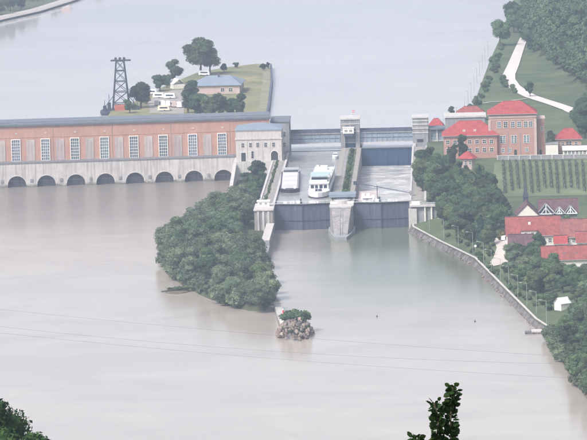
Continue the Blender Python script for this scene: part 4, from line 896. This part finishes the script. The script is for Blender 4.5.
# right bank trees: belt beside the lock
def belt(pxpoly, nmax, dmin, hs, keys, label, group, seed):
    r_ = random.Random(seed); xs_ = [q[0] for q in pxpoly]; ys_ = [q[1] for q in pxpoly]; c = 0; loc = []
    fails = 0
    for _ in range(6000):
        if c >= nmax or fails > 90: break
        a, b = r_.uniform(min(xs_), max(xs_)), r_.uniform(min(ys_), max(ys_))
        if not inside((a, b), pxpoly) or (491 < a < 513 and 237 < b < 270) or (551 < a < 574 and 296 < b < 330): continue      # keep the lane and the tent clear
        q = onT(a, b)
        if any((q[0]-u[0])**2+((q[1]-u[1])*.5)**2 < dmin**2 for u in loc): fails += 1; continue
        loc.append(q); c += 1; fails = 0; tree(r_.choice(keys), q, r_.uniform(*hs), label(a, b) if callable(label) else label, group, 'bush' if 'bush' in keys[0] else 'tree', r_.uniform(1.0, 1.25))
belt([(424, 176), (440, 176), (456, 186), (468, 192), (486, 190), (500, 206), (506, 222), (500, 240), (486, 250), (470, 244), (452, 234), (440, 222), (428, 205), (420, 190)], 80, 4.3, (8.5, 12.5), ['dark0', 'dark1', 'dark2', 'broad0', 'broad3', 'broad1', 'con1', 'dark0'], lambda a, b: 'dark tree of the lockside belt near the red pavilion' if b < 196 else 'dark tree of the lockside belt along the lock wall and abutment' if a < 446 else 'dark tree of the lockside belt beside the village lane' if a > 484 else 'dark tree of the lockside belt just behind the lamp posts' if b > 228 else 'dark tree in the middle of the lockside belt', 'trees of the lockside belt', 5)
for px, py, h, k, lab in [(421, 176, 14, 'dark1', 'tall dark tree in front of the banded lock tower'), (429, 170, 11, 'dark2', 'dark tree below the bridge gallery'), (453, 167, 12, 'slim0', 'dark upright tree in front of the long pink building'), (463, 162, 13.5, 'slim1', 'tall dark tree before the windows of the long pink building'), (449, 164, 8, 'con0', 'pointed dark tree at the foot of the long pink building'), (466, 177, 5.5, 'broad0', 'small green tree right before the red pavilion'), (447, 172, 10, 'dark0', 'round dark tree at the corner of the long pink building'), (479, 180, 7.5, 'broad1', 'green tree just below the small red pavilion'), (471, 186, 7.5, 'dark1', 'dark tree hiding the foot of the red pavilion'), (459, 178, 8, 'dark2', 'dark tree beside the red pavilion')]:
    tree(k, onT(px, py), h, lab)
tree('ybush', onT(501.5, 240), 4.0, 'yellowish bush beside the pale village lane', None, 'bush', 1.0)
belt([(535, 252), (541, 249), (545, 254), (541, 268), (529, 268)], 8, 3.0, (6, 8), ['broad0', 'broad1', 'dark2'], 'green garden tree among the village houses', 'village garden trees', 6)
belt([(553, 241), (576, 241), (578, 235), (556, 235)], 7, 2.8, (6.5, 9), ['broad0', 'dark1'], 'round tree in front of the long red roof', 'trees before the long red roof', 16)
belt([(512, 262), (540, 272), (560, 279), (587, 284), (592, 330), (566, 318), (545, 300), (527, 286), (512, 270)], 46, 4.4, (6.5, 10), ['broad0', 'broad1', 'broad2', 'broad3', 'dark0', 'willow2'], lambda a, b: 'leafy tree on the slope right below the lower red roof' if b < 288 and a > 535 else 'leafy tree below the barn beside the lane' if a < 530 else 'leafy tree around the white garden tent' if a > 548 else 'leafy tree on the slope behind the last lamp posts', 'trees below the village', 8)
belt([(558, 338), (566, 324), (592, 330), (592, 398), (584, 392), (574, 374), (564, 352)], 30, 3.6, (6.5, 10), ['broad2', 'dark0', 'dark2', 'broad0', 'dark1'], lambda a, b: 'dark bushy tree at the end of the river wall below the garden tent' if b < 350 else 'dark bushy tree overhanging the river at the bottom edge of the bank' if b > 375 else 'dark bushy tree on the wild bank past the river wall', 'trees overhanging the river', 9)
for i in range(26):
    Y = -346-i*5.6; tree('wbush%d' % (i % 2), (xs(Y)+random.uniform(-2.2, .6), Y, .4), random.uniform(3, 5.5), 'leafy bush drooping into the water past the river wall', 'bushes drooping into the river', 'bush')
belt([(548, 326), (562, 330), (566, 342), (556, 338)], 6, 1.6, (1.6, 2.6), ['bush0', 'bush1'], 'low bush at the downstream end of the river wall', 'bushes at the river wall end', 10)
belt([(436, 231), (472, 247), (507, 280), (542, 312), (536, 312), (500, 281), (470, 251)], 30, 1.6, (1.0, 2.4), ['bush0', 'bush1', 'bush2'], 'small shrub on the grassy bank behind the lamp posts', 'shrubs on the grassy bank', 12)
for px, py, h, k, lab in [(500, 48, 17, 'broad1', 'large round tree alone on the reservoir shore below the forest'), (510, 26, 18, 'dark1', 'tall tree at the shore where the forest meets the water'), (530, 97, 8.5, 'dark2', 'small dark tree beside the bend of the hill road'), (476, 108, 6.5, 'broad0', 'low tree on the shore behind the workshop'), (470, 113, 6, 'dark0', 'dark low tree behind the distant red roof'), (452, 116, 6, 'dark1', 'dark tree between the red roofed house and the workshop'), (484, 92, 6, 'broad2', 'shrubby tree on the reservoir shore above the office roofs')]:
    tree(k, onT(px, py), h, lab)
belt([(503, 78), (509, 84), (520, 93), (516, 94), (505, 87), (501, 80)], 12, 2.0, (1.8, 2.6), ['bush0', 'bush1', 'bush2'], 'hedge bush along the lower side of the hill road', 'hedge bushes along the hill road', 13)
belt([(473, 113), (482, 92), (492, 64), (499, 46), (504, 48), (498, 68), (489, 94), (480, 113)], 18, 4.5, (1.8, 3.6), ['bush0', 'bush1', 'bush2'], 'low shrub in the scrub along the reservoir shore', 'shrubs along the reservoir shore', 17)
belt([(446, 228), (462, 237), (480, 248), (492, 258), (506, 272), (528, 292), (552, 314), (558, 308), (528, 280), (508, 262), (486, 244), (452, 226)], 40, 2.4, (2.0, 4.5), ['bush0', 'bush2', 'bush1'], 'leafy bush at the foot of the trees behind the lamp posts', 'bushes behind the lamp posts', 18)
belt([(570, 122), (592, 112), (592, 146), (583, 140), (578, 128)], 14, 4, (11, 16), ['dark0', 'dark1', 'dark2', 'broad0'], 'tall dark tree behind the small red roofed house', 'trees behind the small red roofed house', 19)
belt([(550, 150), (557, 142), (556, 136), (548, 140)], 4, 2.5, (4, 6), ['dark0', 'broad0'], 'tree between the garage and the forest edge', 'trees by the garage', 14)
belt([(508, 36), (516, 31), (526, 46), (534, 53), (552, 60), (566, 72), (580, 86), (590, 92), (590, 84), (566, 62), (536, 42), (520, 22)], 26, 6, (13, 18), ['dark0', 'dark1', 'dark2', 'broad0', 'con0'], 'tree at the lower edge of the hillside forest', 'trees along the forest edge', 15)
# hillside forest as one mass
rng = np.random.default_rng(5); VV = []; FF = []; o = 0
LOD = [crown_geo(80+i, 15, 5.2, 2.5, 10, 800, .62) for i in range(5)]
cnt = 0
for _ in range(4000):
    Y = rng.uniform(240, 1900); x = xh(Y)+4+rng.random()**1.3*150; z = T(x, Y)
    if z > 150: continue
    d = np.array([x, Y, z+8])-CAM; zz = d@FW; px_ = 293.5+F*(d@RT)/zz; py_ = 220-F*(d@UP)/zz
    if px_ < 505 or px_ > 625 or py_ < -45 or py_ > 165: continue
    if cnt > 420: break
    vv, ff, _c = LOD[cnt % 5]; a = rng.random()*6.28; s = rng.uniform(.85, 1.35); ca, sa = math.cos(a)*s, math.sin(a)*s
    VV.append(np.stack([vv[:, 0]*ca-vv[:, 1]*sa+x, vv[:, 0]*sa+vv[:, 1]*ca+Y, vv[:, 2]*s+z], 1)); FF += [tuple(i+o for i in q) for q in ff]; o += len(vv); cnt += 1
fo = link('forest', npmesh('forest', np.concatenate(VV), FF, 'leaf_dark')); fo['kind'] = 'stuff'; fo['label'] = 'dense dark forest covering the hillside above the meadow'; fo['category'] = 'forest'

# ------------------------------------------------------------------ upstream island
def ui(px, py): return at(px, py, 11.8)
UW = thing('quay_wall', 'dark edged quay wall along the lock side of the upstream island', 'wall', (0, 0, 0))
qp = [(-45.5, 305), (-47, 448), (-50.5, 600), (-54, 690)]
for a, b in zip(qp[:-1], qp[1:]):
    MB().prism([a, (a[0]+1.1, a[1]), (b[0]+1.1, b[1]), b], 8, 12.6).build('masonry', 'steel_gate', UW)
    MB().prism([(a[0]-4.5, a[1]), (a[0]-.1, a[1]), (b[0]-.1, b[1]), (b[0]-4.5, b[1])], 11.82, 12.0).build('walkway', 'verge', UW)
a, b = atY(197, 90.5, 545), atY(240, 98, 520)
UB = thing('boathouse', 'low building with wide blue grey hip roof on the upstream island', 'building', (a[0], 520, 11.8), R(-2))
Wb = float(b[0]-a[0]); Bx(0, Wb, 0, 30, 0, 4.4).build('wall', 'pink_trim', UB); MB().hip(-1, Wb+1, -1, 31, 4.42, 4.2, 7).build('roof', 'roof_zinc', UB)
for fx in (.62, .8): window(UB, fx*Wb, 1.2, 2.0, 1.8)
Bx(Wb*.5-.4, Wb*.5+.4, 12, 13, 6, 10).build('chimney', 'steel_gate', UB)
for px, py, h, k, lab, wd in [(141, 108, 17, 'dark0', 'round dark tree next to the derrick barge', 1.15), (160, 91, 10.5, 'dark1', 'dark tree at the water edge above the parked caravans', 1.3), (174, 84, 14, 'dark2', 'tall dark tree behind the white marquee', 1.25), (201, 75, 21, 'broad1', 'largest tree on the upstream island, round and tall', 1.25), (210, 74, 19, 'broad0', 'big tree crowding the largest tree on the upstream island', 1.0), (167, 88, 8, 'broad2', 'small tree between the caravans and the water', 1.),
        (188, 113, 17, 'slim0', 'slim dark tree just above the powerhouse roof', 1.3), (199, 118, 15, 'dark1', 'dark tree in front of the boathouse roof', 1.2), (209, 119, 14.5, 'dark0', 'broad dark tree before the boathouse wall', 1.2), (220, 119, 13.5, 'dark2', 'dark tree below the boathouse windows', 1.2), (230, 118, 12, 'dark1', 'dark tree near the grassy end of the boathouse', 1.2), (241, 119, 14, 'slim1', 'upright dark tree at the corner of the boathouse', 1.1), (192, 107, 15, 'slim1', 'slim dark tree beside the caravans and boathouse', 1.3), (263, 70.5, 5, 'dark0', 'dark bush at the far tip of the upstream island', 1.3), (268, 69, 4, 'dark2', 'smaller bush at the far tip of the upstream island', 1.3), (224, 72, 5, 'broad0', 'low shrub on the dry grass beyond the boathouse', 1.4), (236, 68, 3.5, 'broad2', 'small shrub near the far shore of the upstream island', 1.6), (130, 113, 8, 'broad3', 'small bushy tree between derrick barge and round tree', 1.2), (146, 104, 6, 'broad1', 'low yellow green tree on the slope by the caravans', 1.2)]:
    tree(k, ui(px, py), h, lab, None, 'tree', wd)
# yard with caravans, marquee and van
q = ui(177, 88); MQ = thing('marquee', 'pinkish white marquee between the trees on the upstream island', 'tent', q, R(20))
Bx(-3.2, 3.2, -4, 4, 0, 2.4).build('side', 'white_wall', MQ); MB().gable_y(-3.5, 3.5, -4.4, 4.4, 2.42, 2.6, .15).build('canopy', 'white_paint', MQ)
cm_ = MB().prism([(-1.2, -3.2), (1.2, -3.2), (1.2, 3.2), (-1.2, 3.2)], .5, 2.9, [(-1.1, -2.7), (1.1, -2.7), (1.1, 2.9), (-1.1, 2.9)]).mesh('body', 'white_paint'); cw = Bx(-1.24, 1.24, -2.0, 2.0, 1.5, 2.2).mesh('window_band', 'glass'); cwh = MB().tube((-1.25, 0, .4), (1.25, 0, .4), .4, 10).mesh('wheel', 'steel_dark')
CP = [(153, 94.5, 60, 'white caravan by the shore, beyond the rest of the yard'), (159, 98, 75, 'white caravan in the middle of the yard, alone'), (157, 105.5, 5, 'white caravan at the derrick end of the front yard row'), (162.5, 106, 10, 'second white caravan of the front yard row from the derrick'), (168, 106.5, 3, 'third white caravan of the front yard row from the derrick'), (173.5, 107, 12, 'fourth white caravan of the front yard row from the derrick'), (179, 107.5, 6, 'white caravan of the front yard row nearest the slim trees'), (170, 98.5, 80, 'white caravan just below the pinkish marquee'), (164, 111, 85, 'white caravan parked lengthwise nearest the powerhouse roof')]
def vary_caravan(t, bo_):
    k = len([1 for o_ in COL.objects if o_.name.startswith('caravan')])
    if k % 3 == 0: bo_.data = bo_.data.copy(); bo_.data.materials[0] = M[('cream_wall', 'hull_grey', 'pink_trim')[k//3 % 3]]
    if k % 2: MB().add([(1.3, -2.4, 2.7), (3.6, -2.2, 2.1), (3.6, 2.2, 2.1), (1.3, 2.4, 2.7), (1.3, -2.4, 2.62), (3.6, -2.2, 2.02), (3.6, 2.2, 2.02), (1.3, 2.4, 2.62)], [(0, 1, 2, 3), (7, 6, 5, 4), (1, 5, 6, 2), (0, 4, 5, 1), (2, 6, 7, 3)]).build('awning', ('teal_paint', 'white_wall', 'pink_deck', 'tan_wall')[k//2 % 4], t)
    MB().tube((0, -3.2, .6), (0, -4.4, .5), .08, 5).build('tow_bar', 'steel_dark', t)
for px, py, az_, lab in CP:
    t = thing('caravan', lab, 'caravan', ui(px, py), R(az_), 'caravans in the island yard'); bo_ = link('body', cm_, t); link('window_band', cw, t); link('wheel', cwh, t, (0, -.4, 0)); vary_caravan(t, bo_)
t = thing('van', 'white van under the largest tree on the upstream island', 'van', ui(204.5, 75.5), R(80)); link('body', cm_, t); link('window_band', cw, t); link('wheel', cwh, t, (0, -1.8, 0)); link('wheel', cwh, t, (0, 1.8, 0))
yd = MB().add([(*ui(148, 100)[:2], 11.86), (*ui(150, 113)[:2], 11.86), (*ui(184, 114)[:2], 11.86), (*ui(184, 90)[:2], 11.86), (*ui(172, 90)[:2], 11.86)], [(0, 1, 2, 3, 4)]); struct('yard', yd, 'gravel')
# derrick barge
q = at(121.5, 113, 10); DB = thing('derrick_barge', 'dark floating barge carrying a tall lattice derrick tower behind the powerhouse', 'derrick barge', (q[0], q[1], 10))
MB().prism([(-9.5, -12), (9.5, -12), (11, 0), (9.5, 12), (-9.5, 12), (-11, 0)], -1, 1.6).build('hull', 'steel_dark', DB)
lat = MB(); hb, ht, H = 4.4, 2.0, 25.5
def cp(z, s, t): w_ = hb+(ht-hb)*z/H; return (s*w_, t*w_, 1.6+z)
for s in (-1, 1):
    for t_ in (-1, 1): MB().bar(cp(0, s, t_), cp(H, s, t_), .55).build('tower_leg', 'steel_dark', DB)
lv = [3.5, 9.5, 15, 20.5, H]
for a, b in zip([0]+lv[:-1], lv):
    for f1, f2 in (((-1, -1), (1, -1)), ((1, -1), (1, 1)), ((1, 1), (-1, 1)), ((-1, 1), (-1, -1))):
        lat.bar(cp(b, *f1), cp(b, *f2), .38).bar(cp(a, *f1), cp(b, *f2), .24).bar(cp(a, *f2), cp(b, *f1), .24)
lat.build('lattice', 'steel_dark', DB)
Bx(-4.8, 5.6, -1.6, 1.6, H+1.6, H+2.3).build('head_beam', 'steel_dark', DB)
for x in (-2.2, 0, 2.2): MB().tube((x, -.4, H+2.9), (x, .4, H+2.9), .7, 10).build('sheave', 'steel_dark', DB)
Bx(-3.2, 2.2, -4.6, -2, 1.62, 4.6).build('engine_house', 'rust', DB)
for x, h_ in ((-8.5, 5), (-6.2, 8), (6.4, 5.5), (8.4, 4)): Bx(x-.8, x+.8, -3, 1, 1.62, 1.6+h_*.5).build('winch_house', 'steel_dark', DB); MB().tube((x, -1, 1.6), (x, -1, 2+h_), .16, 5).build('mast', 'steel_dark', DB)
MB().bar((-9.5, -2, 2), (-4, -2, 9), .3).build('stay', 'steel_dark', DB); MB().bar((9.5, -2, 2), (4.2, -2, 9), .3).build('stay', 'steel_dark', DB)

# far upper left bank: trees behind the shore road
r_ = random.Random(4)
for i in range(34):
    Y = r_.uniform(1080, 1420); x = xl(Y)-r_.uniform(9, 60); d = abs(xl(Y)-x)
    z = 10.6+2.0*sm(d/10)+(.5*(d-30) if d > 30 else 0)*min(1, d/90)
    tree(r_.choice(['dark0', 'broad0', 'broad2', 'dark2']), (x, Y, z-.1), r_.uniform(7, 14), 'green tree behind the shore road on the far bank', 'trees on the far bank')
q = atY(66, 1.5, 1262); FHs = thing('house', 'tiny house with orange roof on the shore road of the far bank', 'house', (xl(1262)-9, 1262, 12.6))
Bx(-2.5, 2.5, -3, 3, -.3, 2.8).build('wall', 'cream_wall', FHs); MB().gable_x(-3, 3, -3.5, 3.5, 2.82, 2.0, .2).build('roof', 'rust', FHs)

# ------------------------------------------------------------------ power cables over the river, carried by masts on both slopes
def cable(pl, label):
    A_ = [atY(x, y, -880) for x, y in pl]
    xa = np.array([q[0] for q in A_]); za = np.array([q[2] for q in A_]); c = np.polyfit(xa, za, 2); c[0] = max(c[0], .00012)
    k = np.mean(za-(c[0]*xa**2+c[1]*xa)); fz = lambda x: c[0]*x*x+c[1]*x+k
    mb = MB(); X = np.linspace(-420, 330, 60); vv = [(x, -880, fz(x)) for x in X]
    for a, b in zip(vv[:-1], vv[1:]): mb.tube(a, b, .018, 4)
    tag(mb.build('power_cable', 'wire'), label, 'cable', 'power cables over the river'); return vv[0], vv[-1]
ends = [cable([(0, 310.5), (150, 322), (290, 337), (430, 349.5), (587, 357)], 'thin dark power cable sagging over the river, uppermost of the three'),
        cable([(0, 327), (150, 341), (290, 352), (430, 361), (587, 364)], 'thin dark power cable sagging over the river, middle of the three'),
        cable([(0, 333), (150, 348), (290, 360), (430, 370), (587, 379)], 'thin dark power cable sagging over the river, lowest of the three')]
for e, lab in ((0, 'grey steel mast carrying the power cables on the far side slope'), (1, 'grey steel mast carrying the power cables on the village side slope')):
    tops = [en[e] for en in ends]; x = tops[0][0]; zt = max(t_[2] for t_ in tops); t = thing('cable_mast', lab, 'mast', (x, -880, -3))
    MB().tube((0, 0.6, 0), (0, .6, zt+6), 1.0, 8, .4).build('pole', 'lamp_metal', t)
    for q in tops: Bx(-.3, .3, -.3, 1, q[2]+2.6, q[2]+3.4).build('bracket', 'lamp_metal', t)

# ------------------------------------------------------------------ near trees on the slope below the viewpoint
def near_tree(px, py, D, h, Rr, seed, label):
    top = atD(px, py, D); v_, f_, C = crown_geo(seed, h, Rr, h*.18, 26, 11000, .17, lob=(.22, .36)); t = thing('tree', label, 'tree', (top[0], top[1], top[2]-h), 0)
    link('crown', npmesh('crown', v_, f_, 'leaf_near'), t); link('trunk', trunk_mesh(h, .3, C, h*.18, seed), t)
near_tree(5, 397, 420, 15, 5.0, 201, 'dark leafy treetop in the lower corner nearest the viewpoint')
near_tree(44, 415, 412, 14, 4.0, 202, 'lower dark treetop sloping away from the corner treetop')
ST = atD(440, 470, 46); SPG = thing('sapling', 'dark green leafy shoots of a near tree rising at the bottom edge', 'tree', (ST[0], ST[1], ST[2]-13))
base = Vector((ST[0], ST[1], ST[2]-13)); shoots = [[(447, 520), (451, 440), (450.5, 420), (452, 403), (453, 387)], [(440, 520), (437, 440), (438, 425), (436.5, 411), (434, 403)], [(425, 520), (418, 452), (417, 443), (416, 438)], [(458, 520), (466, 470), (468, 455)], [(430, 540), (400, 500), (390, 470)], [(450, 540), (490, 500), (496, 475)]]
tr = MB(); tr.tube((0, 0, -6), (0, 0, 9), .16, 8, .08); lf = MB(); rl_ = random.Random(5)
for sh in shoots:
    P = [Vector(atD(x, y, 46+rl_.uniform(-.1, .1)).tolist())-base for x, y in sh]; tr.tube((0, 0, 9), P[0], .05, 6, .02)
    for a, b in zip(P[:-1], P[1:]): tr.tube(a, b, .010, 5, .008)
    for a, b in zip(P[:-1], P[1:]):
        Ls = (b-a).length; nn = int(Ls*420)
        for i in range(nn):
            t_ = rl_.random(); c = a.lerp(b, t_); an = rl_.uniform(0, 6.283); out = Vector((math.cos(an), math.sin(an), rl_.uniform(-.6, .9))).normalized()
            ln = rl_.uniform(.04, .075); wd_ = ln*.40; st = c+out*rl_.uniform(.0, .045); tip = st+out*ln; sd_ = out.cross(Vector((rl_.gauss(0, 1), rl_.gauss(0, 1), rl_.gauss(0, 1)))).normalized()*wd_; mid = st+out*ln*.5-Vector((0, 0, .006)); m1 = st+out*ln*.3; m2 = st+out*ln*.72
            lf.add([st, m1+sd_, m2+sd_*.8, tip, m2-sd_*.8, m1-sd_, mid], [(0, 1, 6), (1, 2, 6), (2, 3, 6), (3, 4, 6), (4, 5, 6), (5, 0, 6)])
tr.build('trunk', 'bark', SPG); lf.build('crown', 'leaf_sprig', SPG)

# ------------------------------------------------------------------ haze
hz = Bx(-3900, 4400, -3400, 6900, -4.2, 262).build('haze', 'wire'); hz['kind'] = 'stuff'
hm = bpy.data.materials.new('haze_air'); hm.use_nodes = True; n = hm.node_tree; n.nodes.remove(n.nodes['Principled BSDF'])
pv = n.nodes.new('ShaderNodeVolumePrincipled'); pv.inputs['Color'].default_value = (.64, .75, 1, 1); pv.inputs['Density'].default_value = .000105; pv.inputs['Anisotropy'].default_value = .2
n.links.new(pv.outputs[0], n.nodes['Material Output'].inputs['Volume']); hz.data.materials.clear(); hz.data.materials.append(hm)
